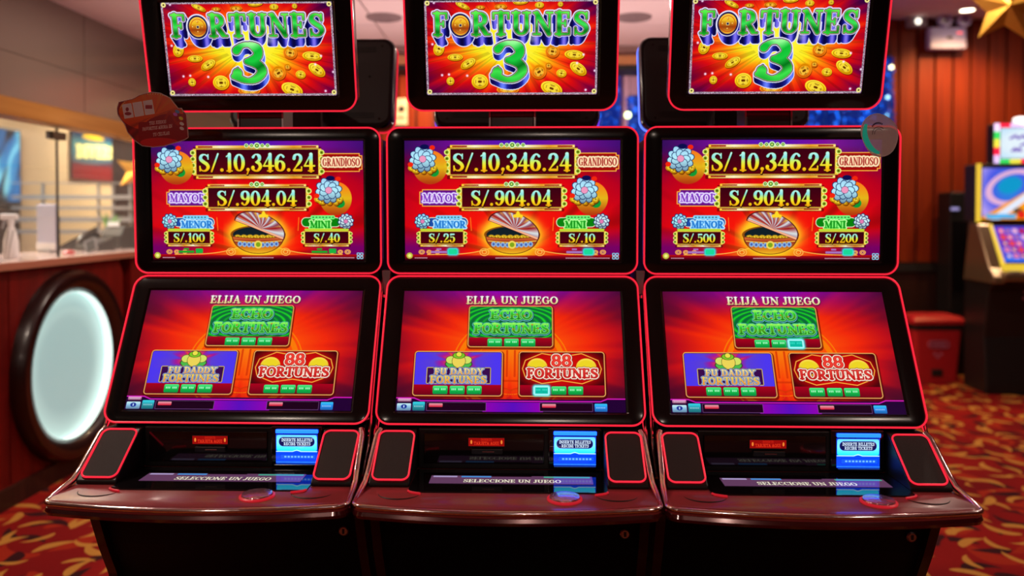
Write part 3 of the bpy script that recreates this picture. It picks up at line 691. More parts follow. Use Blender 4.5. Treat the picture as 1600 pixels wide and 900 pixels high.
    C.shape(el(42, 630, 15, 11), (.1, .2, .6), (20, 610, 64, 650)); C.shape(rr(39, 624, 45, 636), (.8, .9, 1), (20, 610, 64, 650))
    return C
# ---------------------------------------------------------------- the room
M_ceil = mat('ceiling_paint', (.78, .62, .62), .8)
M_tile = mat('ceiling_tile_paint', (.76, .60, .60), .85, bump=(40, .3))
M_redwood = wood('red_stained_wood', (.10, .002, .001), (.17, .004, .002), .5, (9, 9, .5))
M_slat = wood('orange_wood', (.15, .013, .002), (.26, .030, .003), .5, (16, 16, .5))
M_dark = mat('near_black', (.012, .009, .009), .5)
M_darkwood = wood('dark_wood', (.02, .008, .006), (.045, .015, .01), .4)
M_gold = wood('golden_wood', (.30, .13, .03), (.42, .2, .05), .35, (3, .5, 8))
M_cream = mat('cream_wall', (.80, .60, .34), .8)
M_taupe = mat('taupe_panel', (.20, .155, .125), .16, spec=.6)
M_counter = mat('pale_counter_top', (.60, .42, .38), .25, coat=.4)
M_edge = mat('counter_edge', (.40, .16, .10), .35)
M_white = mat('white_plastic', (.75, .75, .78), .4)
M_grey = mat('grey_metal', (.35, .35, .38), .35, .6)
M_chrome = mat('chrome', (.85, .82, .84), .1, 1)
M_glass = mat('clear_glass', (.9, .97, .95), .02, alpha=.05, spec=.5)
M_lampglow = mat('lamp_glow', (.9, .85, .7), .5, emit=(1, .82, .55), es=14)

fl = MB().box(-6, -4, -.05, 7, 11, 0).obj('floor', carpet_mat()); struct(fl)
# ceiling: a low part over the machines and a higher part to the right
SX = 1.62
c = MB().box(-2.62, -4, LOW + .012, SX, 5.6, LOW + .1).obj('ceiling', M_dark); struct(c)
ce = c
for i in range(7):
    for j in range(16):
        x0, y0 = -2.62 + i * .606, -4 + j * .6
        x1, y1 = min(x0 + .597, SX), min(y0 + .591, 5.6)
        if x1 - x0 < .05 or y1 - y0 < .05: continue
        if y0 < 1.3 and not (i in (0, 1) and y0 > -.5): pass
        MB().box(x0, y0, LOW, x1, y1, LOW + .011).obj('ceiling_tile', M_tile, ce)
struct(MB().box(SX, -4, HIGH, 7, 8.0, HIGH + .1).obj('ceiling_upper', M_ceil))
struct(MB().box(-2.62, 5.62, LOW + .35, SX, 8.0, LOW + .45).obj('ceiling_far', M_ceil))
struct(MB().box(SX, -4, LOW, SX + .06, 8.0, HIGH).obj('trim_1', M_ceil))
b = MB().box(-2.55, 5.6, LOW - .07, SX, 5.78, LOW + .4).obj('trim_2', mat('bulkhead_paint', (.36, .22, .19), .7)); struct(b)
struct(MB().box(-2.55, 5.57, LOW - .135, SX, 5.8, LOW - .07).obj('trim_3', mat('bulkhead_warm_lit', (.62, .27, .1), .45)))  # lower bulkhead band, the warm light on it put into the orange colour
struct(MB().box(-2.55, 5.56, LOW - .165, SX, 5.82, LOW - .135).obj('trim_4', M_dark))
# back wall of upright wooden boards with dark joints
WY = 7.62
wb = MB().box(-2.5, WY + .03, 0, 7, WY + .15, 3.3).obj('wall_back', M_dark); struct(wb)
PI_ = .1635; k = 0; x = 3.535 - 33 * PI_
proto = None
while x < 6.9:
    o = MB().box(x + .009, WY, .98, x + PI_ - .009, WY + .03, 3.2).obj('board', M_slat, wb, bevel=.004, seg=1); x += PI_
x = 1.5
while x < 6.9:
    MB().box(x + .01, WY - .03, .1, x + .59, WY + .03, .9).obj('dado_panel', M_darkwood, wb, bevel=.006, seg=1); x += .6
struct(MB().box(-2.4, WY - .05, .9, 7, WY + .03, .97).obj('trim_5', M_dark))
struct(MB().box(-2.4, WY - .03, 0, 7, WY + .02, .1).obj('baseboard_back', M_dark))
struct(MB().box(7, -4, 0, 7.1, 11, 3.3).obj('wall_right', mat('far_right_wall', (.15, .03, .02), .6)))
struct(MB().box(-6, -4.1, 0, 7, -4, 3.3).obj('wall_front', mat('behind_wall', (.10, .035, .03), .6)))
# cashier counter wall on the left, its plane runs along the room
LA = R(-1.6)
left = empty('cashier_frame_helper', (0, 0, 0))
def LP(lat, dep, z=0):
    """lateral / depth coordinates of the left side (turned like the machine row)"""
    return (lat * math.cos(LA) - dep * math.sin(LA), lat * math.sin(LA) + dep * math.cos(LA), z)
bpy.data.objects.remove(left)
def lbox(name, l0, d0, z0, l1, d1, z1, m, parent=None, bevel=0):
    o = MB().box(l0, d0, z0, l1, d1, z1).obj(name, m, parent, bevel=bevel)
    if parent is None: o.rotation_euler = (0, 0, LA)
    return o
A = -2.55
wl = lbox('wall_left', A - .12, -3.9, 0, A - .10, 7.5, 1.145, M_dark); struct(wl)
# porthole: hole is faked by panels round it, so the front is one board with a round opening
PC, PZ, PR = 4.47, .60, .40
def holed_board(d0, d1, z0, z1, name, m, parent):
    n = 48; inner = [(A, PC + PR * math.cos(2 * math.pi * k / n), PZ + PR * math.sin(2 * math.pi * k / n)) for k in range(n)]
    outer = []
    for k in range(n):
        cx, cz = math.cos(2 * math.pi * k / n), math.sin(2 * math.pi * k / n)
        t = min((d1 - PC) / cx if cx > 1e-6 else 9e9, (d0 - PC) / cx if cx < -1e-6 else 9e9, (z1 - PZ) / cz if cz > 1e-6 else 9e9, (z0 - PZ) / cz if cz < -1e-6 else 9e9)
        outer.append((A, PC + cx * t, PZ + cz * t))
    o = MB().loft([[(A - .095, y, z) for _, y, z in outer], outer, inner, [(A - .095, y, z) for _, y, z in inner]], False, False).obj(name, m, parent)
    return o
holed_board(PC - .6, PC + .6, .1, 1.148, 'panel', M_redwood, wl)
for d0, d1 in [(-3.83, -2.63), (-2.62, -1.42), (-1.41, -.21), (-.2, 1.0), (1.01, 2.21), (2.22, 3.09), (3.1, 3.965), (5.175, 6.3), (6.31, 7.5)]:
    MB().box(A - .099, d0, .1, A, d1, 1.148).obj('panel', M_redwood, wl)
lbox('baseboard_left', A - .01, -3.9, 0, A + .015, 7.5, .1, M_darkwood)['kind'] = 'structure'
ct = lbox('counter_top', A - .55, -3.9, 1.15, A + .03, 7.5, 1.19, M_counter, bevel=.004)
tag(ct, 'pale polished cashier counter top above the red wooden front', 'counter')
MB().box(A + .03, -3.9, 1.152, A + .036, 7.5, 1.188).obj('edge_strip', M_edge, ct)
# porthole lamp
pl = empty('porthole_lamp', LP(A, PC, PZ), LA); tag(pl, 'round backlit porthole panel glowing pale turquoise in the red counter front', 'porthole light')
MB().lathe([(PR + .002, -.06), (PR + .004, .035), (PR + .02, .055), (PR + .07, .075), (PR + .10, .07), (PR + .115, .05), (PR + .12, .0)], 56, 'X', caps=False).obj('ring_frame', mat('dark_red_lacquer', (.012, .0015, .0015), .3, coat=.15), pl, smooth=True)
MB().lathe([(PR - .001, -.03), (PR - .001, .036)], 56, 'X', caps=False).obj('lit_rim', mat('lit_reveal', (.8, .9, .88), .5, emit=(.72, .92, .86), es=.95), pl, smooth=True)  # inner reveal; the light falling on it is put in as emission
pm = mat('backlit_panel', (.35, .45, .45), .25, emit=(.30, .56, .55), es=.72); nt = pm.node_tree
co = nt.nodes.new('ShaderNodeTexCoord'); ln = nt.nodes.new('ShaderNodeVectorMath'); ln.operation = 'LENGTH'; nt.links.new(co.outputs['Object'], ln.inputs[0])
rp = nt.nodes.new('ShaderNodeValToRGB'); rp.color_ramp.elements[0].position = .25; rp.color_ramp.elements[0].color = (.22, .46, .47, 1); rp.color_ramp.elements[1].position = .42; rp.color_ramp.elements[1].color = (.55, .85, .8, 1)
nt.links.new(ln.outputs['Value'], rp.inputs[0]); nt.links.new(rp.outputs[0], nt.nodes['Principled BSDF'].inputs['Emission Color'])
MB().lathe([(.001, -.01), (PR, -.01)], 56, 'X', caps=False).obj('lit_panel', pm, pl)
# beam and taupe glass wall above the counter
bm_ = lbox('trim_6', A - .1, -3.9, 1.895, A + .03, 7.4, 1.985, M_gold, bevel=.004); struct(bm_)
tw = lbox('wall_left_upper', A - .15, -3.9, 1.985, A - .02, 7.4, 2.75, M_dark); struct(tw)
dd = -3.9
for w_ in (1.9, 1.9, 1.9, 1.62, 1.25, 1.25, 1.25):
    for z0, z1 in ((1.99, 2.21), (2.213, 2.56)):
        MB().box(A - .02, dd, z0, A - .008, min(dd + w_ - .006, 7.4), z1).obj('wall_panel', M_taupe, tw)
    dd += w_
# cashier window glass, its clamp
gl = empty('cashier_glass', LP(A - .04, 3.5, 1.19), LA); tag(gl, 'clear frameless glass screen standing on the cashier counter', 'glass screen')
for d0, d1 in ((-7.3, -3.2), (-3.195, -.9), (-.895, .94), (.945, 2.2), (2.205, 3.8)):
    MB().box(-.005, d0, 0, .005, d1, .47).obj('glass_pane', M_glass, gl)
    if d0 > -3: MB().box(-.006, d0 - .006, 0, .006, d0, .7).obj('glass_edge', M_dark, gl)
    MB().box(-.005, d0, .475, .005, d1, .7).obj('glass_pane', M_glass, gl)
MB().box(-.02, .875, .635, .02, 1.0, .675).obj('clamp', mat('bronze_clamp', (.06, .045, .03), .4, .5), gl)

# cashier's room behind
wc = lbox('wall_cashier', -4.32, -1, 0, -4.2, 10.4, 3, M_cream); struct(wc)
struct(lbox('wall_cashier_back', -4.3, 9.9, 0, -2.6, 10.0, 3, M_cream))
struct(lbox('wall_cashier_side', -4.3, 1.0, 0, -2.75, 1.1, 3, M_cream))
struct(lbox('ceiling_cashier', -4.3, 1.0, 2.95, -2.72, 10, 3.05, M_ceil))
struct(lbox('trim_7', -2.72, 7.5, 0, -2.5, 7.7, 3.0, M_cream))
# ---------------------------------------------------------------- the slot machine
M_bezel = mat('black_bezel', (.006, .006, .007), .16, spec=.5)
M_back = mat('charcoal_back', (.032, .024, .024), .5, bump=(300, .2))
M_shell = mat('black_shell', (.010, .009, .009), .42, spec=.4, bump=(300, .15))
M_speaker = mat('speaker_cloth', (.022, .016, .015), .6, bump=(900, .6))
M_neon = mat('red_neon', (.5, .02, .05), .4, emit=(.95, .018, .045), es=.98)
M_neond = mat('dim_red_neon', (.4, .02, .04), .4, emit=(.55, .01, .02), es=.7)
M_deck = mat('smoky_deck', (.34, .045, .05), .32, spec=.55, coat=.25, bump=(120, .05))
M_nose = mat('red_lacquer', (.09, .006, .008), .18, .3, coat=.8)
M_trim = mat('chrome_trim', (.85, .72, .74), .13, 1, bump=(38, .35))
M_rail = mat('satin_rail', (.32, .26, .26), .3, 1)
M_mir = mat('black_mirror_glass', (.01, .008, .01), .05, .35, spec=1)
M_gl = mat('black_glass', (.006, .005, .006), .07, spec=.7)
M_sidered = mat('dark_red_side', (.02, .0015, .0015), .3, coat=.3)
M_door = mat('black_door', (.0018, .0013, .0015), .5, spec=.12)
M_blue = mat('blue_light', (.02, .1, .6), .3, emit=(.004, .06, 1.0), es=6)
M_lock = mat('lock_metal', (.4, .33, .38), .3, 1)

W = .696
def display(name, parent, yt, zt, yb, zb, w, aw, ah, off, rad, thick, seg=8):
    h = math.hypot(yt - yb, zt - zb); a = -math.atan2(yt - yb, zt - zb)
    m = MB(); s = seg
    L = [rrect(w - .012, h - .012, rad - .004, s, y=thick), rrect(w, h, rad, s, y=thick - .01), rrect(w, h, rad, s, y=.006), rrect(w - .003, h - .003, rad - .0015, s, y=.002), rrect(w - .012, h - .012, rad - .004, s, y=0),
         rrect(aw + .012, ah + .012, .006, s, cz=off, y=0), rrect(aw + .002, ah + .002, .001, s, cz=off, y=.004)]
    m.loft(L, True, True)
    o = m.obj(name, M_bezel, parent, smooth=True, loc=(0, (yt + yb) / 2, (zt + zb) / 2), rot=(a, 0, 0))
    t = MB().tube(rrect(w + .001, h + .001, rad, 10, y=-.0005), .0026, 6, closed=True).obj('light_trim', M_neon, o, smooth=True)
    return o, h
def art_quad(o, aw, ah, off, m): return quad('screen', aw, ah, m, o, (0, .0032, off))

def build_machine(top_m, up_m, low_m, lcd_m, label_m, red_m):
    root = empty('slot_machine', (0, 0, 0))
    # three displays
    tp, th = display('topper', root, -.099, 2.033, -.022, 1.707, .574, .470, .252, -.001, .042, .055)
    art_quad(tp, .470, .252, -.001, top_m)
    MB().loft([rrect(.545, th - .03, .035, 6, y=.0545), rrect(.541, th - .034, .033, 6, y=.0565)]).obj('back_panel', M_back, tp)
    for z in (.13, .122, .114, -.114, -.122, -.13):
        MB().box(-.22, .0555, z - .0018, .22, .0575, z + .0018).obj('vent_slot', M_dark, tp)
    for x, z in ((-.24, .135), (.24, .135), (-.24, -.135), (.24, -.135), (.2, .02), (-.2, .02)):
        MB().lathe([(.004, .055), (.004, .058)], 10, 'Y', (x, 0, z)).obj('screw', M_gl, tp)
    MB().tube([(p[0], .05, p[2]) for p in rrect(.562, th - .012, .04, 8)], .003, 6, closed=True).obj('back_rim', M_rail, tp, smooth=True)
    nk = MB().box(-.062, .03, 1.64, .062, .12, 1.80).obj('topper_neck', M_sidered, root, bevel=.004)
    MB().box(-.066, .028, 1.64, -.061, .12, 1.80).obj('neck_edge', M_rail, nk); MB().box(.061, .028, 1.64, .066, .12, 1.80).obj('neck_edge', M_rail, nk)
    up, _ = display('upper_display', root, -.009, 1.661, .004, 1.255, W, .6, .335, 0, .034, .05)
    art_quad(up, .6, .335, 0, up_m)
    lo, _ = display('lower_display', root, .007, 1.246, -.189, .879, W, .599, .339, -.0045, .036, .045)
    art_quad(lo, .599, .339, -.0045, low_m)
    # cabinet
    MB().prism([(-.12, .74), (-.145, .865), (.045, 1.215), (.055, 1.64), (.27, 1.64), (.27, .74)], -.335, .335).obj('cabinet_body', M_shell, root, bevel=.004)
    for s in (-1, 1):
        r_ = MB().tube([(s * .347, .035, 1.24), (s * .348, -.03, 1.12), (s * .349, -.10, .99), (s * .350, -.165, .87), (s * .351, -.20, .82), (s * .351, -.27, .77)], .0045, 8).obj('side_rail', M_trim, root, smooth=True)
        MB().tube([(s * .343, .03, 1.215), (s * .346, -.155, .872), (s * .350, -.185, .846)], .0022, 6).obj('rail_light', M_neon, r_, smooth=True)
    # deck slab with bowed front
    def outline(dx, z, df=0):
        pts = [(-.338 + dx, -.15), (-.340 + dx, -.20), (-.347 + dx, -.32)]
        cr = .03; xe = .351 - dx
        for k in range(7):
            a = R(180 + 90 * k / 6); pts.append((-xe + cr + cr * math.cos(a), -.425 + cr * math.sin(a) + df))
        for k in range(1, 16):
            u = -1 + 2 * k / 16; pts.append((u * (xe - cr), -.455 - .034 * (1 - u * u) + df))
        for k in range(7):
            a = R(270 + 90 * k / 6); pts.append((xe - cr + cr * math.cos(a), -.425 + cr * math.sin(a) + df))
        pts += [(.347 - dx, -.32), (.340 - dx, -.20), (.338 - dx, -.15)]
        return [(x, y, z) for x, y in pts]
    dk = MB().loft([outline(.03, .722, .03), outline(.006, .730, .006), outline(0, .742), outline(0, .756), outline(.006, .7625, .006)]).obj('deck', M_deck, root, smooth=True)
    fr = [(x, y, .7565) for x, y, z in outline(.0005, 0)[2:-2]]
    path = [(-.333, -.197, .866), (-.339, -.215, .856), (-.343, -.30, .792), (-.346, -.33, .772)] + fr[1:-1] + [(.346, -.33, .772), (.343, -.30, .792), (.339, -.215, .856), (.333, -.197, .866)]
    MB().tube(path, lambda t: .0082 if t < .09 or t > .91 else .0062, 10).obj('chrome_trim', M_trim, dk, smooth=True)
    nose = [(x, y + .006, .737) for x, y, z in outline(.004, 0)[3:-3]]
    MB().tube(nose, .011, 8).obj('lower_nose', M_nose, dk, smooth=True)
    for s in (-1, 1):
        pts = [(s * .255 + .05 * math.cos(R(a)), -.375 + .045 * math.sin(R(a)), .7628) for a in range(190, 345, 10)]
        MB().tube(pts, lambda t: .0004 + .0018 * math.sin(math.pi * t), 5).obj('cup_ring', M_dark, dk)
    # spin button
    bt = MB().lathe([(.041, .762), (.041, .7655), (.037, .768), (.036, .7665), (.001, .7675)], 32, 'Z', (.133, -.408, 0)).obj('button_rim', M_neond, dk, smooth=True)
    MB().lathe([(.0365, .766), (.0345, .7705), (.02, .7725), (.001, .773)], 32, 'Z', (.133, -.408, 0)).obj('spin_button', mat('button_cap', (.7, .35, .42), .15, .7, coat=1, bump=(160, .6)), dk, smooth=True)
    # slanted speaker boxes either side of the recess
    for s in (-1, 1):
        xi, xo = .2385, .3345
        def sec(x): return [(x * s, -.335, .763), (x * s, -.335, .772), (x * s, -.205, .866), (x * s, -.19, .8665), (x * s, -.13, .86), (x * s, -.13, .763)]
        sp = MB().loft([sec(xi), sec(xo + .003)]).obj('speaker_panel', M_shell, root, bevel=.003)
        # neon outline lying on the slope
        cx = s * (xi + xo) / 2; a = math.atan2(.094, .13)
        L = [(cx + p[0], -.270 + p[2] * math.cos(a) - .0 , .8195 + p[2] * math.sin(a) + .0035) for p in rrect(.089, .148, .017, 8)]
        MB().tube(L, .0024, 6, closed=True).obj('light_trim', M_neon, sp, smooth=True)
        L0 = [(cx + p[0], -.270 + p[2] * math.cos(a), .8195 + p[2] * math.sin(a) + .0015) for p in rrect(.084, .143, .015, 8)]
        L1 = [(x, y, z + .0008) for x, y, z in L0]
        MB().loft([L0, L1]).obj('grille_cloth', M_speaker, sp)
    # recess: card panel, bill slot, black glass with a little screen in it
    cp = MB().loft([[(x, y, z) for x, z in ((-.236, .764), (.236, .764), (.236, .868), (-.236, .868))] for y in (-.13, -.19)]).obj('card_panel', M_shell, root, bevel=.003)
    MB().box(-.222, -.196, .779, .088, -.19, .858).obj('card_plate', M_gl, cp, bevel=.002)
    rd = MB().box(-.107, -.199, .825, -.013, -.196, .848).obj('red_sign_box', M_dark, cp)
    MB().box(-.098, -.206, .806, -.018, -.196, .820).obj('card_slot', M_shell, cp, bevel=.002)
    MB().box(-.07, -.2068, .8125, -.04, -.206, .8145).obj('card_lip', M_chrome, cp)
    quad('red_sign', .092, .021, red_m, cp, (-.060, -.1992, .8365))
    bl = MB().loft([[(x, y, z) for x, z in ((.098, .77), (.232, .77), (.232, .872), (.098, .872))] for y in (-.15, -.198)]).obj('bill_acceptor', M_gl, root, bevel=.003)
    quad('lit_label', .108, .074, label_m, bl, (.166, -.1995, .8155))
    MB().box(.112, -.204, .856, .222, -.1985, .866).obj('blue_lamp', M_blue, bl, bevel=.002)
    MB().box(.112, -.214, .774, .22, -.199, .7785).obj('bill_lip', M_gl, bl, bevel=.001)
    bg = MB().loft([[(-.237, -.372, .7628), (.237, -.372, .7628), (.237, -.198, .7628), (-.237, -.198, .7628)], [(-.237, -.369, .7655), (.237, -.369, .7655), (.237, -.198, .7655), (-.237, -.198, .7655)]]).obj('button_glass', M_mir, root)
    quad('button_screen', .40, .060, lcd_m, bg, (.006, -.282, .7662), (R(-90), 0, 0))
    for s in (-1, 1):
        pts = [(s * (.236 - .02 * t * t), -.366 - .016 * t, .7655) for t in (0, .25, .5, .75, 1, 1.25)]
        MB().tube(pts, .0028, 6).obj('corner_light', M_neond, bg, smooth=True)
    # base
    prof = [(-.27, .735), (-.255, .66), (-.21, .56), (-.16, .468), (-.135, .36), (-.13, .03), (.27, .03), (.27, .735)]
    for s in (-1, 1):
        MB().prism(prof, s * .327, s * .350).obj('side_panel', M_sidered, root)
    inner = [(y + .02 if y < .2 else y, z) for y, z in prof]
    bd = MB().prism(inner, -.327, .327).obj('base_cabinet', M_door, root)
    MB().prism([(-.232, .70), (-.222, .655), (-.187, .578), (-.182, .58), (-.217, .657), (-.225, .70)], -.30, .30).obj('belly_door', M_door, bd)
    MB().prism([(-.185, .57), (-.137, .465), (-.112, .36), (-.112, .1), (-.10, .1), (-.10, .36), (-.13, .47), (-.17, .57)], -.30, .30).obj('cash_door', M_door, bd)
    MB().lathe([(.013, -.252), (.013, -.262), (.010, -.265), (.001, -.265)], 20, 'Y', (.292, .04, .612)).obj('door_lock', M_lock, bd, smooth=True)
    MB().box(.289, -.2262, .606, .295, -.2255, .618).obj('key_slot', M_dark, bd)
    MB().box(-.34, -.10, 0, .34, .26, .03).obj('plinth', M_dark, root)
    return root

def lcd_art():
    C = Canvas(800, 124, 512, (.42, .26, .40))
    C.shape(rr(10, 3, 130, 26, 4), (.72, .66, .85), (0, 0, 140, 30)); C.shape(rr(150, 3, 300, 26, 4), (.3, .6, .9), (140, 0, 310, 30))
    C.shape(rr(560, 3, 790, 26, 4), (.3, .7, .6), (550, 0, 800, 30)); C.shape(rr(300, 0, 500, 12), (.1, .02, .08), (290, 0, 510, 16))
    text(C, 'SELECCIONE UN JUEGO', 165, 56, 48, 480, ((1.5, (.2, .05, .15)), (0, (.98, .95, .85))), G_BOLD)
    return C
def label_art():
    C = Canvas(300, 205, 512, (.03, .25, .95))
    C.shape(rr(4, 4, 296, 118, 14), vgrad(4, 118, (.35, .75, 1), (.45, .9, 1), (.1, .8, 1)), None)
    C.shape(rr(22, 20, 278, 84, 30), (.4, .6, 1), None, grow=3); C.shape(rr(22, 20, 278, 84, 30), (.03, .06, .28), None)
    text(C, 'INSERTE BILLETES', 40, 28, 22, 224, ((0, (.85, .93, 1)),), G_SANS); text(C, 'RECIBE TICKETS', 56, 56, 22, 194, ((0, (.85, .93, 1)),), G_SANS)
    C.shape(line([(4, 122), (120, 122), (150, 112), (180, 122), (296, 122)], 3), (.7, .9, 1), None)
    C.shape(rr(30, 140, 290, 180, 6), (.01, .12, .75), None); C.shape(rr(30, 140, 290, 180, 6), (.05, .3, 1), None, grow=-3)
    for i in range(9): C.shape(rr(60 + i * 24, 154, 76 + i * 24, 166, 3), (.4, .65, 1), None)
    for i in range(30): C.shape(rr(4 + i * 10, 196, 9 + i * 10, 201, 1), (.3, .7, 1), None)
    return C
def red_art():
    C = Canvas(230, 52, 384, (.62, .04, .03))
    for x in (18, 212): C.shape(el(x, 26, 6, 13), (1, .55, .2), None)
    text(C, 'INSERTE', 80, 4, 14, 70, ((0, (.85, .15, .08)),), G_SANS)
    text(C, 'TARJETA AQUI', 34, 24, 20, 160, ((0, (1, .25, .12)),), G_SANS)
    return C

im_top = art_topper().image('topper_picture')
m_top = screen_mat('topper_screen', im_top, 1.0)
VAR = [('S/.100', 'S/.40', 0, {}), ('S/.25', 'S/.10', 1, {'red': 0}), ('S/.500', 'S/.200', 1, {'green': 2})]
m_ups = [screen_mat('upper_screen', art_upper(a, b_, c_).image('upper_picture'), 1.0) for a, b_, c_, d_ in VAR]
m_lows = [screen_mat('lower_screen', art_lower(d_).image('lower_picture'), .95) for a, b_, c_, d_ in VAR]
m_lcd = screen_mat('button_strip', lcd_art().image('strip_picture'), .8)
m_lab = screen_mat('bill_label', label_art().image('label_picture'), 1.5)
m_red = screen_mat('red_sign', red_art().image('sign_picture'), .9)

P = .716
ROW = R(-1.6)
def place(o, i, back=False):
    x0, y0 = 0.0, 2.32
    ux, uy = math.cos(ROW), math.sin(ROW)
    px, py = x0 + ux * P * i, y0 + uy * P * i
    if back:   # mirrored about the seam between the two rows
        px, py = px - math.sin(ROW) * .58, py + math.cos(ROW) * .58
    o.location = (px, py, 0); o.rotation_euler = (0, 0, ROW + (math.pi if back else 0))
first = build_machine(m_top, m_ups[0], m_lows[0], m_lcd, m_lab, m_red)
rows = [first] + [copy_thing(first) for _ in range(5)]
names = ['slot machine with red outline lights, leftmost of the front three, jackpot prize S/.100',
         'slot machine with red outline lights, middle of the front three, jackpot prize S/.25',
         'slot machine with red outline lights, rightmost of the front three, jackpot prize S/.500',
         'slot machine facing away, black topper back seen behind the leftmost front machine',
         'slot machine facing away, mostly hidden behind the middle front machine',
         'slot machine facing away, black topper back with blue edge light behind the rightmost front machine']
index_kids()
M_neonb = mat('blue_neon', (.1, .1, .5), .4, emit=(.10, .20, 1.0), es=2.0)
M_neonv = mat('violet_neon', (.2, .05, .5), .4, emit=(.18, .04, .8), es=1.5)
def swap(o, name, m):
    me = o.data.copy(); me.materials.clear(); me.materials.append(m); o.data = me
for n, o in enumerate(rows):
    i = n % 3
    place(o, i - 1, n > 2); tag(o, names[n], 'slot machine', 'slot machines with three stacked screens')
    for p in KIDS[o.name]:
        base = p.name.split('.')[0]
        for q in KIDS[p.name]:
            if q.name.split('.')[0] == 'screen' and base in ('upper_display', 'lower_display') and i:
                swap(q, 'screen', (m_ups if base[0] == 'u' else m_lows)[i])
            if n > 3 and q.name.split('.')[0] == 'light_trim': swap(q, 'light_trim', M_neonb if n == 5 else M_neonv)
# wedge brackets that join neighbouring cabinets
for i, t in ((-.5, 'left and middle'), (.5, 'middle and right')):
    o = MB().loft([[(-.011, y, 1.262), (.015, y, 1.262), (.007, y, 1.195), (-.006, y, 1.195)] for y in (.02, .06)]).obj('joint_bracket', M_grey, bevel=.002)
    MB().box(-.009, .012, 1.186, .009, .05, 1.194).obj('bracket_foot', M_chrome, o)
    place(o, i); tag(o, 'grey wedge bracket between the %s front machines at screen joint' % t, 'bracket')
# ---------------------------------------------------------------- cards clipped to the machines
def at(px, py, Y):
    """world point seen at a pixel of the 1600x900 frame at world depth Y (level camera approximation)"""
    phi = R(1.0); cy = 357.7; a, b_ = (px - 800) / 1300, (py - cy) / 1300
    Z = Y / (math.cos(phi) - b_ * math.sin(phi))
    return Vector((a * Z, Y, CAM_Z - Z * math.sin(phi) - b_ * Z * math.cos(phi)))
def flat_shape(name, pts, th, m, parent=None, loc=(0, 0, 0), uv=None, rot=(0, 0, 0)):
    """outline in XZ with thickness; front face gets UVs"""
    n = len(pts); me = bpy.data.meshes.new(name)
    v = [(x, 0, z) for x, z in pts] + [(x, th, z) for x, z in pts]
    f = [tuple(range(n)), tuple(range(2 * n - 1, n - 1, -1))] + [(i, i + n, (i + 1) % n + n, (i + 1) % n) for i in range(n)]
    me.from_pydata(v, [], f); me.materials.append(m)
    if uv:
        l = me.uv_layers.new(name='UVMap'); x0, z0, x1, z1 = uv
        for lp in me.loops:
            c = me.vertices[lp.vertex_index].co; l.data[lp.index].uv = ((c.x - x0) / (x1 - x0), (c.z - z0) / (z1 - z0))
    o = bpy.data.objects.new(name, me); COL.objects.link(o); o.parent = parent; o.location = loc; o.rotation_euler = rot
    return o
def bright(C, k):
    C.a *= k; return C
def promo_art():
    C = Canvas(880, 700, 512, (.33, .05, .05))
    C.shape(el(420, 250, 400, 240), vgrad(0, 480, (.62, .25, .05), (.55, .22, .03), (.45, .12, .03)), None)
    X, Y, sl = C.win(None); C.a *= (1 - .3 * rays(np.arctan2(Y - 300, X - 450), 40))[..., None]
    for x0, sh in ((60, 0), (190, 1), (320, 2)):
        P4 = [(x0, 165 - (x0 - 60) * .18), (x0 + 120, 143 - (x0 - 60) * .18), (x0 + 140, 310 - (x0 - 60) * .18), (x0 + 20, 345 - (x0 - 60) * .18)]
        cx, cy = x0 + 70, 240 - (x0 - 60) * .18
        def q(X, Y, cx=cx, cy=cy):
            c, s_ = math.cos(R(-10)), math.sin(R(-10)); u, v = (X - cx) * c + (Y - cy) * s_, -(X - cx) * s_ + (Y - cy) * c
            return rr(-60, -92, 60, 92, 8)(u, v)
        C.shape(q, (.72, .52, .55), None); C.shape(q, (.62, .42, .44), None, grow=-8)
        if sh == 0:
            C.shape(el(cx - 8, cy - 20, 20, 26), (.3, .1, .12), None); C.shape(el(cx + 2, cy + 35, 42, 22), (.3, .1, .12), None)
        elif sh == 2:
            C.shape(rr(cx - 42, cy - 30, cx + 44, cy + 18, 6), (.32, .07, .1), None)
    C.shape(el(640, 440, 330, 170, -8), (.30, .02, .04), None)
    C.shape(rr(260, 380, 860, 700, 30), (.30, .02, .04), None)
    for k in range(36):
        a = R(-165 + k * 4.6); C.shape(el(420 + 395 * math.cos(a), 260 + 240 * math.sin(a), 6, 8), (.7, .4, .25), None)
    for i in range(14): C.shape(el(600 + 16 * i, 330 - 70 * math.sin(i * .5), 16, 26), (.35, .08, .03), None, alpha=.7)
    def rot_text(s, x, y, h, w):
        L = layout(s, x, y, h, w, G_SANS)
        for S, b in L:
            t = -.12; S2 = [(a, b0 + (a - x) * t, c, d + (c - x) * t, w_) for a, b0, c, d, w_ in S]
            C.shape(segs(S2), (.85, .72, .7), bb(b[0], b[1] - 90, b[2], b[3], 5))
    rot_text('TUS JUEGOS', 395, 375, 44, 210); rot_text('FAVORITOS AHORA EN', 310, 450, 44, 370); rot_text('TU CELULAR', 440, 520, 44, 210)
    for u, v, c in ((745, 245, (.2, .3, .8)), (720, 280, (.4, .2, .6)), (790, 330, (.8, .5, .1)), (800, 400, (.85, .75, .6)), (800, 460, (.6, .5, .7))): C.shape(el(u, v, 30, 20, 30), c, None)
    C.shape(el(520, 640, 240, 60), (.5, .1, .1), None, alpha=.6)
    return C
Yc = 2.18
pc = at(240, 187, Yc); sx = Yc / 1300
edge = [(128, 400), (122, 330), (145, 245), (320, 205), (400, 155), (540, 118), (660, 130), (780, 190), (880, 320), (925, 322), (940, 350), (985, 395), (1000, 600), (1005, 690), (960, 720), (700, 800), (560, 815), (430, 800), (340, 735), (250, 630), (215, 530), (170, 470)]
pts = [((170 + x / 8.18 - 240) * sx, -(130 + y / 8.18 - 187) * sx) for x, y in edge]
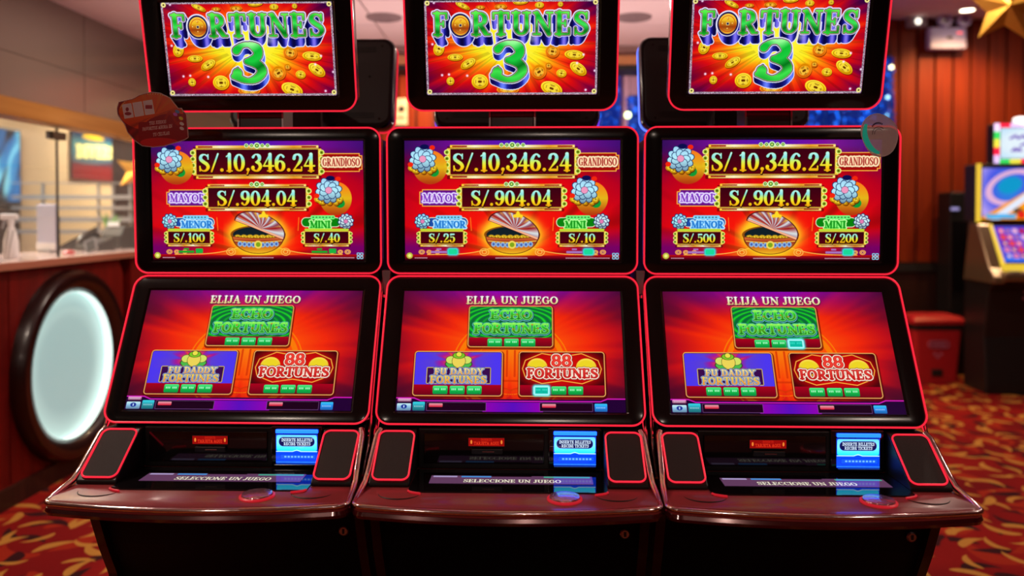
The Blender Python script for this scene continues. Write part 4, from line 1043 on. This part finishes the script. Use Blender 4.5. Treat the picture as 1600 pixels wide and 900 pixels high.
xs, zs = [p[0] for p in pts], [p[1] for p in pts]
uvb = (min(xs), min(zs), max(xs), max(zs))
promo = flat_shape('promo_card', pts[::-1], .0015, print_mat('promo_print', bright(promo_art(), 2.3).image('promo_picture'), .25), None, pc, uvb, (0, R(0), R(3)))
tag(promo, 'red and gold die-cut promotional card clipped to the leftmost front machine', 'card')
MB().tube([(x, -.0008, z) for x, z in pts], .0012, 5, closed=True).obj('card_border', mat('card_border', (.75, .55, .55), .4), promo)
MB().tube([(.02, .002, -.03), (.024, .03, -.045), (.028, .085, -.05), (.03, .128, -.05)], .0022, 6).obj('card_stem', M_glass, promo)
# clear disc on the right machine
pd_ = at(1374, 211, 2.17)
rx_, rz_ = 30 * 2.17 / 1300, 34 * 2.17 / 1300
dp = [(rx_ * math.cos(a) * (1 + .05 * math.cos(a * 3)), rz_ * math.sin(a)) for a in [2 * math.pi * k / 36 for k in range(36)]]
disc = flat_shape('clear_disc', dp[::1], .0015, mat('clear_disc_plastic', (.95, .88, .9), .15, alpha=.6, spec=.7), None, pd_, None, (0, R(-25), R(8)))
tag(disc, 'clear oval plastic tag clipped to the rightmost front machine top corner', 'tag')
MB().tube([(x, 0, z) for x, z in dp], .001, 5, closed=True).obj('disc_rim', mat('disc_rim', (.85, .82, .85), .2), disc)
gc = [(-rx_ * .93 * math.cos(a), rz_ * .9 * math.sin(a)) for a in [R(-62 + 10 * k) for k in range(13)]]
gc += [(-rx_ * .55 * math.cos(a) - .004, rz_ * .8 * math.sin(a)) for a in [R(58 - 10 * k) for k in range(13)]]
flat_shape('green_stripe', [(x, z) for x, z in gc], .0006, mat('green_foil', (.03, .5, .33), .3, alpha=.9, emit=(.02, .5, .35), es=.25), disc, (0, -.0008, 0))  # foil carries a faint glow in its material, though no lamp
for k in range(9):
    a = R(118 - k * 9.5); MB().box(-.0011, -.0006, -.002, .0011, .0002, .002).obj('print_mark', M_dark, disc, loc=(.002 + .022 * math.cos(a), -.0006, .006 + .026 * math.sin(a)), rot=(0, R(90) - a, 0))
for rd_ in (.012, .018): MB().tube([(.0 + rd_ * math.cos(R(a)), -.0008, .004 + rd_ * math.sin(R(a))) for a in range(20, 165, 12)], .0006, 4).obj('print_arc', M_dark, disc)
MB().tube([(.012, .001, -.03), (.012, .05, -.04), (.012, .105, -.045)], .002, 6).obj('disc_stem', M_glass, disc)

# ---------------------------------------------------------------- ceiling fittings
gr = mat('speaker_grille', (.26, .19, .195), .95, spec=0)
def ceiling_speaker(px, py, label):
    p = at(px, py, 4.78); o = MB().lathe([(.002, -.012), (.085, -.014), (.10, -.01), (.104, 0)], 32, 'Z', caps=False).obj('ceiling_speaker', gr, smooth=True, loc=(p.x, p.y, LOW))
    for r_ in (.03, .055, .078): MB().tube([(r_ * math.cos(a), r_ * math.sin(a), -.0145) for a in [2 * math.pi * k / 24 for k in range(24)]], .002, 4, closed=True).obj('grille_ring', gr, o)
    tag(o, label, 'speaker', 'round ceiling speakers')
ceiling_speaker(600, 28, 'round grey ceiling speaker seen between left and middle toppers')
ceiling_speaker(990, 28, 'round grey ceiling speaker seen between middle and right toppers')
def downlight(x, y, z, label):
    o = empty('downlight', (x, y, z)); tag(o, label, 'light')
    MB().lathe([(.06, 0), (.085, -.002), (.088, -.01), (.06, -.014)], 28, 'Z', caps=False).obj('trim_ring', M_white, o, smooth=True)
    MB().lathe([(.001, -.004), (.06, -.006)], 24, 'Z', caps=False).obj('lit_lens', M_lampglow, o)
downlight(3.95, 7.25, HIGH, 'small lit ceiling downlight above the wooden wall near the gold star')

# ---------------------------------------------------------------- right side: emergency light, small lamp box, star, bin
em = empty('emergency_light', at(1474, 62, 7.585)); tag(em, 'white emergency light box with two round lamp heads on wooden wall', 'emergency light')
M_lav = mat('lavender_plastic', (.52, .45, .80), .45)
MB().box(-.165, -.09, -.10, .165, 0, .095).obj('battery_box', M_lav, em, bevel=.015)
for x in (-.035, .135):
    h = MB().lathe([(.03, .02), (.058, -.03), (.062, -.08), (.058, -.085)], 24, 'Y', (x, -.03, .155)).obj('lamp_head', M_lav, em, smooth=True)
    MB().lathe([(.001, -.088), (.05, -.084)], 20, 'Y', (x, -.03, .155), caps=False).obj('lamp_lens', mat('violet_lens', (.16, .08, .26), .15, coat=1), h)
    MB().tube([(x, -.04, .09), (x, -.04, .12)], .012, 8).obj('head_bracket', M_grey, em)
MB().box(.075, -.0925, .035, .125, -.09, .05).obj('status_light', mat('red_status', (.8, .1, .1), .4, emit=(1, .12, .15), es=1.5), em)
MB().box(-.015, -.0925, -.01, .035, -.09, .01).obj('switch_mark', M_dark, em)
sb = empty('small_lamp_box', at(1429, 36, 7.585)); tag(sb, 'small grey box with one bright lens high on the wooden wall', 'sensor box')
MB().box(-.085, -.07, -.05, .085, 0, .05).obj('box_housing', mat('mauve_grey', (.3, .25, .3), .5), sb, bevel=.008)
MB().lathe([(.001, -.09), (.018, -.084), (.026, -.07)], 16, 'Y', caps=False).obj('bright_lens', mat('bright_lens', (.9, .9, .8), .3, emit=(1, .95, .8), es=2.5), sb)
# faceted hanging star
def star(name, loc, rad, rot, m, label, depth=.3):
    v = [(0, -rad * depth, 0), (0, rad * depth, 0)]; f = []
    for k in range(10):
        a = R(90 + 36 * k); r_ = rad if k % 2 == 0 else rad * .46
        v.append((r_ * math.cos(a), 0, r_ * math.sin(a)))
    for k in range(10):
        i, j = 2 + k, 2 + (k + 1) % 10; f += [(0, i, j), (1, j, i)]
    o = MB().add(v, f).obj(name, m, loc=loc, rot=rot)
    return tag(o, label, 'star')
M_foil = mat('gold_foil', (.78, .40, .05), .42, .65, bump=(90, .9))
st = star('foil_star', at(1572, 12, 5.0), .23, (0, R(5), R(-14)), M_foil, 'large gold foil star hanging from ceiling in the top right corner')
MB().tube([(0, 0, .21), (0, 0, HIGH - st.location.z)], .002, 5).obj('hanging_thread', M_dark, st, rot=(0, R(-5), 0))
# swing-top bin
bn = empty('waste_bin', at(1452, 584, 7.1)); bn.location.z = 0; tag(bn, 'red plastic waste bin with black neck band by the dark wall panels', 'bin')
M_bin = mat('red_plastic', (.48, .015, .02), .4)
def rb(w, d, z, r=.03): return [(p[0], p[2], z) for p in rrect(w, d, r, 5)]
MB().loft([rb(.34, .26, .0), rb(.40, .30, .45)]).obj('bin_body', M_bin, bn, smooth=True)
MB().loft([rb(.41, .31, .45), rb(.42, .32, .50)]).obj('neck_band', M_dark, bn)
MB().loft([rb(.44, .34, .50), rb(.45, .35, .53), rb(.42, .30, .56, .05), rb(.30, .16, .575, .05)]).obj('bin_lid', M_bin, bn, smooth=True)
M_pink = mat('pink_print', (.45, .12, .2), .5)
MB().tube([(p[0], -.155, p[2]) for p in rrect(.17, .055, .027, 6, cz=.33)], .006, 5, closed=True).obj('oval_print', M_pink, bn)
MB().box(-.06, -.152, .318, .06, -.145, .342).obj('oval_fill', M_pink, bn)
for x, z in ((-.025, .25), (.025, .25), (0, .225)): MB().lathe([(.014, -.145), (.014, -.140)], 10, 'Y', (x, 0, z)).obj('print_spot', M_pink, bn)
MB().box(-.05, -.15, .06, .04, -.125, .12).obj('pedal', M_dark, bn, bevel=.005)
# ---------------------------------------------------------------- machine at the far right
def far_art(kind):
    C = Canvas(400, 240, 320)
    X, Y, sl = C.win(None)
    if kind == 0:
        C.a[:] = (.72, .88, .98); C.glow(el(200, 120, 150, 80), (.95, .98, 1), None, 60, .8)
        for x, y, w_, h_ in ((60, 60, 90, 22), (170, 50, 60, 30), (120, 110, 170, 26), (70, 160, 50, 20), (270, 70, 80, 26), (250, 160, 100, 18)):
            C.shape(line([(x, y + h_), (x + w_ * .3, y), (x + w_ * .5, y + h_), (x + w_ * .8, y), (x + w_, y + h_)], 8), (.45, .3, .75), None)
    elif kind == 1:
        C.a[:] = ramp(np.hypot(X - 130, Y - 90) / 330, [(0, (.1, .6, .85)), (.3, (.3, .35, .9)), (.5, (.75, .65, .95)), (.7, (.25, .2, .8)), (1, (.15, .1, .6))])
        C.shape(el(140, 80, 60, 36, -15), (.05, .6, .8), None); f = el(150, 90, 120, 70, -15); C.shape(lambda X, Y: np.abs(f(X, Y)) - 10, (.9, .7, .85), None)
        C.shape(lambda X, Y: (150 - (X - 90) * .55) - Y + 30, (1, .62, .08), None, alpha=1, soft=6)
        C.shape(line([(60, 240), (330, 60)], 16), (.9, .93, 1), None)
        for x, y, c in ((260, 190, (.95, .9, .8)), (180, 200, (.4, .3, .2)), (330, 200, (1, .8, .3)), (360, 150, (.9, .2, .2)), (300, 130, (1, .9, .4))): C.shape(el(x, y, 24, 15), c, None)
        C.shape(rr(20, 215, 170, 235, 3), (.2, .7, .95), None); C.shape(rr(180, 200, 215, 235, 3), (.9, .15, .1), None)
    else:
        C.a[:] = (.3, .25, .85)
        for i in range(8):
            for j in range(5):
                c = ((.9, .25, .5), (.85, .6, .85), (.95, .3, .25), (.35, .5, .9), (.6, .1, .4))[(i * 3 + j * 2) % 5]; C.shape(rr(30 + i * 45, 15 + j * 42, 68 + i * 45, 50 + j * 42, 8), c, None); C.shape(el(49 + i * 45, 32 + j * 42, 11, 9), ((1, .8, .85), (.9, .2, .3))[(i + j) % 2], None)
        C.shape(rr(10, 215, 390, 236, 3), (.15, .45, .95), None)
    return C
fs = empty('slot_machine', (0, 0, 0)); q0 = at(1585, 600, 6.75) + Vector((.08, 0, 0)); fs.location = (q0.x, q0.y, 0); fs.rotation_euler = (0, 0, R(-4))
tag(fs, 'older slot machine with yellow framed screens and rainbow framed topper at far right', 'slot machine')
M_yel = mat('yellow_light_frame', (.8, .6, .05), .4, emit=(.85, .62, .05), es=.75)
M_gcase = mat('bronze_case', (.32, .22, .12), .25, .7)
zt = lambda py, Y=6.7: at(800, py, Y).z
def fscreen(name, art, x0, px0, px1, py0, py1, Y, tilt=0):
    pass
hw = .33; lx = lambda px, Y=6.6: at(px, 335, Y).x - q0.x + .08
x0 = lx(1520); x1 = x0 + .70
scm = [screen_mat('far_screen', far_art(k).image('far_picture'), 1.0) for k in range(3)]
mid = MB().box(x0, -.10, zt(347), x1, .12, zt(256)).obj('middle_display', M_dark, fs, bevel=.01)
MB().box(x0, -.115, zt(347), x0 + .028, -.09, zt(256)).obj('yellow_edge', M_yel, mid); MB().box(x1 - .028, -.115, zt(347), x1, -.09, zt(256)).obj('yellow_edge', M_yel, mid)
quad('screen', .62, zt(263) - zt(343), scm[1], mid, ((x0 + x1) / 2, -.104, (zt(263) + zt(343)) / 2))
tx0 = lx(1550); tx1 = tx0 + .62
tpp = MB().box(tx0, -.06, zt(256), tx1, .08, zt(192)).obj('topper', M_dark, fs, bevel=.015)
quad('screen', .53, zt(200) - zt(248), scm[0], tpp, ((tx0 + tx1) / 2, -.064, zt(224)))
rc = [(.9, .8, 1), (.1, .8, .3), (.85, .85, .2), (.95, .05, .2), (.8, .7, .95)]
rm = [mat('rainbow_light', c, .4, emit=tuple(v ** 2.2 for v in c), es=1.1) for c in rc]
zz0, zz1 = zt(255), zt(193)
for k in range(5): MB().box(tx0, -.075, zz0 + (zz1 - zz0) * (4 - k) / 5, tx0 + .034, -.055, zz0 + (zz1 - zz0) * (5 - k) / 5).obj('frame_light', rm[k], tpp)
for k in range(7):
    for z0 in (zz0, zz1 - .03): MB().box(tx0 + .034 + k * .082, -.075, z0, tx0 + .034 + (k + 1) * .082, -.055, z0 + .03).obj('frame_light', rm[(k + (1 if z0 == zz0 else 3)) % 5], tpp)
MB().box(tx0 + .18, -.06, zz1, tx1 - .18, .03, zz1 + .055).obj('top_lamp', mat('white_beacon', (.9, .9, .95), .4, emit=(.85, .9, 1), es=1.4), fs, bevel=.015)
# sloping play screen with yellow edges, bronze cheeks
ys, yb = -.1, -.30; zs, zb = zt(352), zt(412, 6.5)
pbm = MB().prism([(ys, zs), (yb, zb), (yb + .03, zb - .05), (.1, zb - .05), (.1, zs)], x0 + .09, x1 - .09).obj('play_screen', M_dark, fs)
hh = math.hypot(ys - yb, zs - zb); an_ = -math.atan2(ys - yb, zs - zb)
quad('screen', .47, hh * .93, scm[2], pbm, ((x0 + x1) / 2, (ys + yb) / 2 - .006, (zs + zb) / 2 + .003), (an_, 0, 0))
for s, xa in ((1, x0 + .09), (-1, x1 - .12)):
    MB().loft([[(xa + u, ys - .006, zs + .01), (xa + u, ys + .01, zs + .01), (xa + u, yb + .01, zb), (xa + u, yb - .012, zb)] for u in (0, .03)]).obj('yellow_edge', M_yel, pbm)
MB().box(x0 + .09, yb - .02, zb - .055, x1 - .09, yb + .02, zb).obj('yellow_edge', M_yel, pbm)
ch = [(ys + .1, zs + .03), (ys - .03, zs + .01), (yb - .03, zb - .03), (yb - .10, zb - .10), (yb - .10, zb - .15), (.1, zb - .15)]
for xa, xb in ((x0 - .01, x0 + .085), (x1 - .085, x1 + .01)): MB().prism(ch, xa, xb).obj('cheek_panel', M_gcase, fs, bevel=.01)
MB().box(x0 + .05, yb - .13, zb - .13, x1 - .05, yb, zb - .06).obj('button_deck', M_gcase, fs, bevel=.02)
for k in range(5): MB().box(x0 + .12 + k * .1, yb - .12, zb - .06, x0 + .18 + k * .1, yb - .06, zb - .05).obj('play_button', M_white if k % 2 else M_grey, fs, bevel=.005)
MB().prism([(yb - .05, zb - .14), (yb + .03, zb - .22), (yb + .10, .45), (yb + .06, .08), (yb + .06, 0), (.14, 0), (.14, zb - .14)], x0 + .02, x1 - .02).obj('base_cabinet', M_shell, fs, bevel=.01)
MB().box(x0 + .04, .06, 0, x1 - .04, .14, zs + .02).obj('cabinet_body', M_shell, fs)
for z, w_ in ((zt(452), .03), (zt(462), .02)): MB().box(x0 + .28, yb - .035, z - .012, x0 + .28 + w_ * 3, yb + .06, z + .012).obj('pink_badge', M_pink, fs)
# tall dark cabinet just left of it
dc = empty('dark_cabinet', at(1500, 335, 7.35)); dc.location.z = 0; tag(dc, 'tall black game cabinet standing unlit left of the yellow framed machine', 'cabinet')
zc = at(1500, 300, 7.3).z
MB().box(-.10, -.03, .0, .20, .20, zc).obj('cabinet_body', M_shell, dc, bevel=.01)
MB().box(-.098, -.04, zc - .16, -.03, -.03, zc - .135).obj('blue_glint_strip', mat('pale_blue_glint', (.3, .3, .5), .3, emit=(.25, .25, .6), es=.8), dc)  # glint on the unlit cabinet, put in as a glowing strip
MB().box(-.09, -.038, .75, .15, -.03, zc - .25).obj('cabinet_door', M_gl, dc, bevel=.005)

# ---------------------------------------------------------------- blue tinsel, pillar, wall sign
random.seed(4)
M_tin = mat('blue_tinsel', (.01, .06, .42), .3, .55, emit=(.0, .03, .4), es=.22)  # slight glow added to lift the blue; the strands are no lamp
M_tin2 = mat('blue_tinsel_sparkle', (.03, .22, .8), .25, .6, emit=(.01, .16, 1.0), es=1.6)  # sparkle on some strands, put in as emission
def curtain(name, x0, x1, z0, z1, Y, label, n):
    root = empty(name, (0, Y, 0)); tag(root, label, 'decoration')
    for mi, m in enumerate((M_tin, M_tin2)):
        mb = MB()
        for k in range(n if mi == 0 else n // 3):
            x = random.uniform(x0, x1); y = random.uniform(-.06, .03); z = z1 + random.uniform(-.03, 0)
            while z > z0:
                dz = random.uniform(.03, .07); w_ = random.uniform(.012, .03); a = random.uniform(-.9, .9)
                ux, uy = w_ * math.cos(a), w_ * math.sin(a)
                mb.add([(x - ux, y - uy, z), (x + ux, y + uy, z - .012), (x + random.uniform(-.02, .02), y, z - dz)], [(0, 1, 2)]); z -= dz * (.8 if mi == 0 else 2.2)
                x += random.uniform(-.006, .006)
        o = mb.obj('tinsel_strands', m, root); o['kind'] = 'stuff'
    MB().tube([(x0, 0, z1), (x1, 0, z1)], .012, 6).obj('hanging_rod', M_dark, root)
    for x in (x0 + .01, x1 - .01): MB().tube([(x, 0, z1), (x, 0, (HIGH if x0 > SX else LOW + .35))], .003, 5).obj('hanging_cord', M_dark, root)
    return root
Yt = 7.45
ca = curtain('tinsel_curtain', at(1222, 100, Yt).x, at(1392, 100, Yt).x, at(800, 330, Yt).z, at(800, 88, Yt).z, Yt, 'shiny blue tinsel curtain hanging right of the rightmost front topper', 150)
cb = curtain('tinsel_curtain', at(925, 100, Yt).x, at(967, 100, Yt).x, at(800, 300, Yt).z, at(800, 112, Yt).z, Yt, 'narrow blue tinsel curtain seen just right of the middle front topper', 60)
cc_ = curtain('tinsel_curtain', at(982, 160, Yt - .3).x, at(1030, 160, Yt - .3).x, at(800, 300, Yt).z, at(800, 158, Yt).z, Yt - .3, 'short blue tinsel piece at the foot of the pinkish pillar', 50)
def bulb(px, py, Y, col, r_, root, label, es=4):
    o = MB().lathe([(.001, -r_)] + [(r_ * math.cos(a), r_ * math.sin(a)) for a in [R(-75 + 25 * k) for k in range(7)]] + [(.001, r_)], 14, 'Z').obj('party_bulb', mat('bulb_glow', col, .4, emit=col, es=es), parent=root, smooth=True, loc=at(px, py, Y) - root.location)
    MB().tube([(0, 0, r_ * .9), (0, 0, r_ * 1.5)], r_ * .4, 8).obj('bulb_socket', M_dark, o); o['label'] = label
bulb(1393, 105, 7.33, (1, .95, .55), .018, ca, 'small warm white bulb at the right edge of the blue tinsel')
bulb(1387, 152, 7.33, (.35, .75, 1), .016, ca, 'small pale blue bulb low on the right blue tinsel', 2.5)
bulb(1386, 180, 7.33, (.2, .6, 1), .012, ca, 'tiny blue bulb beside the clear plastic tag', 2)
bulb(981, 180, 6.9, (.75, 1, .45), .026, cc_, 'yellow green bulb glowing between middle and right toppers', 4)
pr = MB().box(at(972, 112, 7.5).x, 7.35, 0, at(1010, 112, 7.5).x, 7.6, 3.0).obj('pillar', mat('pinkish_pillar', (.55, .33, .40), .5), bevel=.01); pr['kind'] = 'structure'; pr.name = 'trim_8'
sg = empty('wall_sign', at(627, 175, 7.59)); tag(sg, 'pale framed notice with dark mark on the orange wood behind the machines', 'sign')
MB().box(-.055, -.02, -.12, .055, 0, .12).obj('sign_board', mat('sign_paper', (.70, .58, .40), .6), sg, bevel=.004)
MB().lathe([(.03, -.024), (.03, -.02)], 14, 'Y', (.005, 0, .025)).obj('sign_mark', M_dark, sg); MB().box(-.03, -.024, -.06, .035, -.02, -.045).obj('sign_line', M_dark, sg)
sg2 = empty('wall_lamp', at(322, 186, 7.55)); tag(sg2, 'small white wall fitting seen under the leftmost topper', 'lamp')
MB().lathe([(.05, 0), (.05, -.05), (.03, -.07), (.001, -.075)], 18, 'Y').obj('lamp_body', M_white, sg2, smooth=True); MB().box(-.07, -.03, -.055, -.045, 0, .055).obj('lamp_bracket', M_dark, sg2)

# ---------------------------------------------------------------- inside the cashier's room
def poster_art():
    C = Canvas(400, 250, 384, (.05, .2, .3))
    C.shape(rr(0, 0, 400, 250), vgrad(0, 250, (.05, .12, .25), (.25, .5, .5), (.1, .25, .4), (.45, .05, .08), (.5, .04, .07)), None)
    C.shape(el(150, 18, 80, 16), (.75, .6, .15), None); C.shape(el(180, 100, 220, 60, -8), (.3, .55, .55), None, alpha=.5)
    L = layout('DIVERSION', 30, 70, 66, 430, G_BOLD)
    for g_, c in ((7, (.05, .15, .25)), (3, (.95, .93, .6))):
        for S, b in L: C.shape(segs([(a, b0 - (a - 30) * .07, c0, d - (c0 - 30) * .07, w_) for a, b0, c0, d, w_ in S]), c, bb(*b, 40), grow=g_)
    C.shape(rr(10, 175, 390, 240), (.5, .05, .1), None, alpha=.6)
    return C
po = empty('wall_poster', LP(-4.195, 7.90, 1.96), LA + R(90)); tag(po, 'blue and red poster with big yellow lettering on the cashier cream wall', 'poster')
MB().box(-.50, -.012, -.22, .50, 0, .22).obj('poster_backing', M_dark, po); quad('poster_print', .98, .43, print_mat('poster_print', poster_art().image('poster_picture')), po, (0, -.0135, 0))
def tv_art():
    C = Canvas(400, 300, 256, (.01, .03, .05)); X, Y, sl = C.win(None)
    for k in range(26):
        x, y = 400 * hsh(k * 3.3), 300 * hsh(k * 7.1 + 2); C.glow(el(x, y, 16, 45, 20), ((.1, .8, .9), (.6, .95, 1), (.1, .45, .7))[k % 3], None, 12, .8)
    return C
tv = empty('wall_screen', LP(-4.19, 6.12, 1.80), LA + R(90)); tag(tv, 'bright cyan patterned screen on cashier wall at far left edge', 'screen')
MB().box(-.5, -.04, -.32, .5, 0, .30).obj('screen_housing', M_dark, tv, bevel=.01); quad('lit_screen', .95, .56, screen_mat('tv_screen', tv_art().image('tv_picture'), 1.2), tv, (0, -.042, 0))
MB().box(-.5, -.05, -.75, .46, 0, -.34).obj('cable_cover', M_darkwood, tv)
col_ = MB().box(at(184, 300, 7.2).x, 7.1, 0, at(230, 300, 7.2).x, 7.4, 3.0).obj('trim_9', M_darkwood); struct(col_)
gs = star('foil_star', at(215, 268, 6.2), .16, (0, R(12), R(20)), M_foil, 'gold foil star hanging beside dark column in the cashier room'); 
MB().tube([(0, 0, .15), (0, 0, .9)], .002, 5).obj('hanging_thread', M_dark, gs)
# shelf unit of horizontal metal bars
sh = empty('metal_rack', (0, 0, 0)); tag(sh, 'grey metal rack with horizontal bars behind the cashier counter', 'rack')
Yr = 6.6
xl, xr_ = at(10, 300, Yr).x, at(206, 300, Yr).x
for py, t in ((286, .004), (308, .016), (325, .012), (343, .02), (362, .016)):
    z = at(100, py, Yr).z; MB().box(xl, Yr, z - t, xr_, Yr + .03, z + t).obj('rack_bar', M_grey, sh)
for px in (12, 63, 150, 173, 200):
    x = at(px, 300, Yr).x; MB().box(x - .008, Yr + .03, .0, x + .008, Yr + .05, at(100, 286, Yr).z).obj('rack_post', M_grey, sh)
CT = 1.19
def onc(px, py, lat): # point on a vertical plane at lateral distance lat, at that pixel
    a = (px - 800) / 1300; dep = -lat * (1 + .0279 * a) / (.0279 - a); p = LP(lat, dep); return Vector((p[0], p[1], CT))
# back of a monitor and an acrylic sheet
mo = empty('monitor', onc(74, 385, -2.92), R(-25)); tag(mo, 'pale lavender monitor back standing on the cashier counter', 'monitor')
MB().box(-.085, -.01, .02, .085, .01, .29).obj('monitor_panel', mat('lavender_panel', (.42, .44, .62), .5), mo, bevel=.006); MB().box(-.05, -.03, 0, .05, .03, .02).obj('monitor_foot', M_grey, mo)
MB().box(-.084, -.013, .02, .084, -.010, .06).obj('monitor_chin', M_white, mo)
ac = empty('acrylic_stand', onc(63, 400, -2.74), R(-2)); tag(ac, 'clear acrylic sheet with a dark right edge standing near the counter front', 'acrylic stand')
MB().box(-.105, -.002, 0, .105, .002, .22).obj('acrylic_sheet', M_glass, ac); MB().box(.101, -.004, 0, .107, .004, .22).obj('sheet_edge', M_dark, ac); MB().box(-.105, -.02, 0, .105, .02, .006).obj('sheet_foot', M_glass, ac)
sp = empty('spray_bottle', onc(17, 395, -2.76), R(20)); tag(sp, 'white trigger spray bottle standing on the counter at left edge', 'bottle')
MB().lathe([(.001, 0), (.036, 0), (.038, .01), (.036, .09), (.024, .14), (.014, .17), (.013, .185)], 20, 'Z').obj('bottle_body', M_white, sp, smooth=True)
MB().lathe([(.017, .18), (.017, .20), (.012, .205)], 14, 'Z').obj('screw_collar', M_white, sp); MB().box(-.05, -.012, .203, .035, .012, .232).obj('spray_head', M_white, sp, bevel=.006)
MB().loft([[(-.022, -.006, .205), (-.034, -.006, .205), (-.034, .006, .205), (-.022, .006, .205)], [(-.036, -.006, .155), (-.044, -.006, .155), (-.044, .006, .155), (-.036, .006, .155)]]).obj('trigger', M_grey, sp)
# telephone, receipt printer, card terminal, red stapler, folder
ph = empty('receipt_printer', onc(186, 385, -2.80), R(-20)); tag(ph, 'black receipt printer nearest the dark column on the cashier counter', 'printer')
MB().prism([(-.07, 0), (-.07, .09), (-.04, .15), (.08, .155), (.1, .13), (.1, 0)], -.09, .09).obj('printer_case', M_dark, ph, bevel=.012); MB().box(-.05, -.05, .15, .05, -.045, .18).obj('paper_slip', M_white, ph)
te = empty('telephone', onc(148, 388, -2.80), R(-30)); tag(te, 'black desk telephone with raised handset among the counter clutter', 'telephone')
MB().prism([(-.08, 0), (-.08, .03), (.08, .085), (.08, 0)], -.09, .09).obj('phone_base', M_dark, te, bevel=.006)
MB().tube([(-.06, -.07, .05), (-.06, -.05, .085), (-.06, .03, .11), (-.06, .07, .09)], .018, 10).obj('handset', M_gl, te, smooth=True)
for i in range(3):
    for j in range(4): MB().box(-.01 + i * .025, -.055 + j * .025, .042 + j * .0085, .005 + i * .025, -.042 + j * .025, .050 + j * .0085).obj('phone_key', M_grey, te)
fo = MB().loft([[(-.16, y, 0), (.12, y, 0), (.12, y, .15)] for y in (-.01, .015)]).obj('document_wedge', M_dark, loc=onc(122, 390, -2.98)); tag(fo, 'black triangular document holder rising toward the telephone', 'document holder'); fo.location.z = CT
MB().box(.0, -.013, .01, .11, -.010, .02).obj('paper_edge', M_white, fo)
ho = MB().loft([[(p[0], y, p[2] + .05) for p in rrect(.075, .09, .008, 3)] for y in (-.003, .003)]).obj('card_terminal', M_grey, loc=onc(144, 390, -2.66), rot=(R(-25), R(-25), 0)); tag(ho, 'small grey framed card terminal leaning in front of the telephone', 'card terminal')
MB().box(-.028, -.006, .015, .028, -.003, .085).obj('terminal_face', M_dark, ho)
rs = MB().lathe([(.001, 0), (.03, 0), (.034, .01), (.02, .022), (.001, .024)], 18, 'Z').obj('red_cap', M_bin, smooth=True, loc=onc(107, 390, -2.70)); tag(rs, 'small round red desk bell left of the telephone', 'bell'); rs.name = 'desk_bell'
MB().lathe([(.005, .024), (.005, .03), (.001, .031)], 8, 'Z').obj('bell_button', M_chrome, rs)
gp = empty('green_plant', onc(172, 380, -2.96)); tag(gp, 'tiny green plant peeking above the black printer', 'plant')
MB().lathe([(.025, 0), (.032, .07)], 14, 'Z').obj('pot', M_dark, gp); mbp = MB()
M_leaf = mat('leaf_green', (.15, .45, .08), .5)
for k in range(14):
    a = k * 2.4; r_ = .03 + .02 * (k % 3); z = .1 + .015 * (k % 5) + .06
    MB().add([(0, 0, .07), (r_ * math.cos(a) - .008 * math.sin(a), r_ * math.sin(a) + .008 * math.cos(a), z), (r_ * 1.5 * math.cos(a), r_ * 1.5 * math.sin(a), z + .03), (r_ * math.cos(a) + .008 * math.sin(a), r_ * math.sin(a) - .008 * math.cos(a), z)], [(0, 1, 2, 3)]).obj('leaf', M_leaf, gp)
for i, (px, lat) in enumerate(((6, -2.70), (12, -2.68))):
    o = MB().tube([(0, 0, 0), (.012, 0, .08), (.02 + .01 * i, 0, .15)], .003, 6).obj('pen', M_grey, loc=onc(px, 400, lat)); tag(o, ('grey pen stuck upright nearest the left edge', 'grey pen stuck upright beside the spray bottle')[i], 'pen')
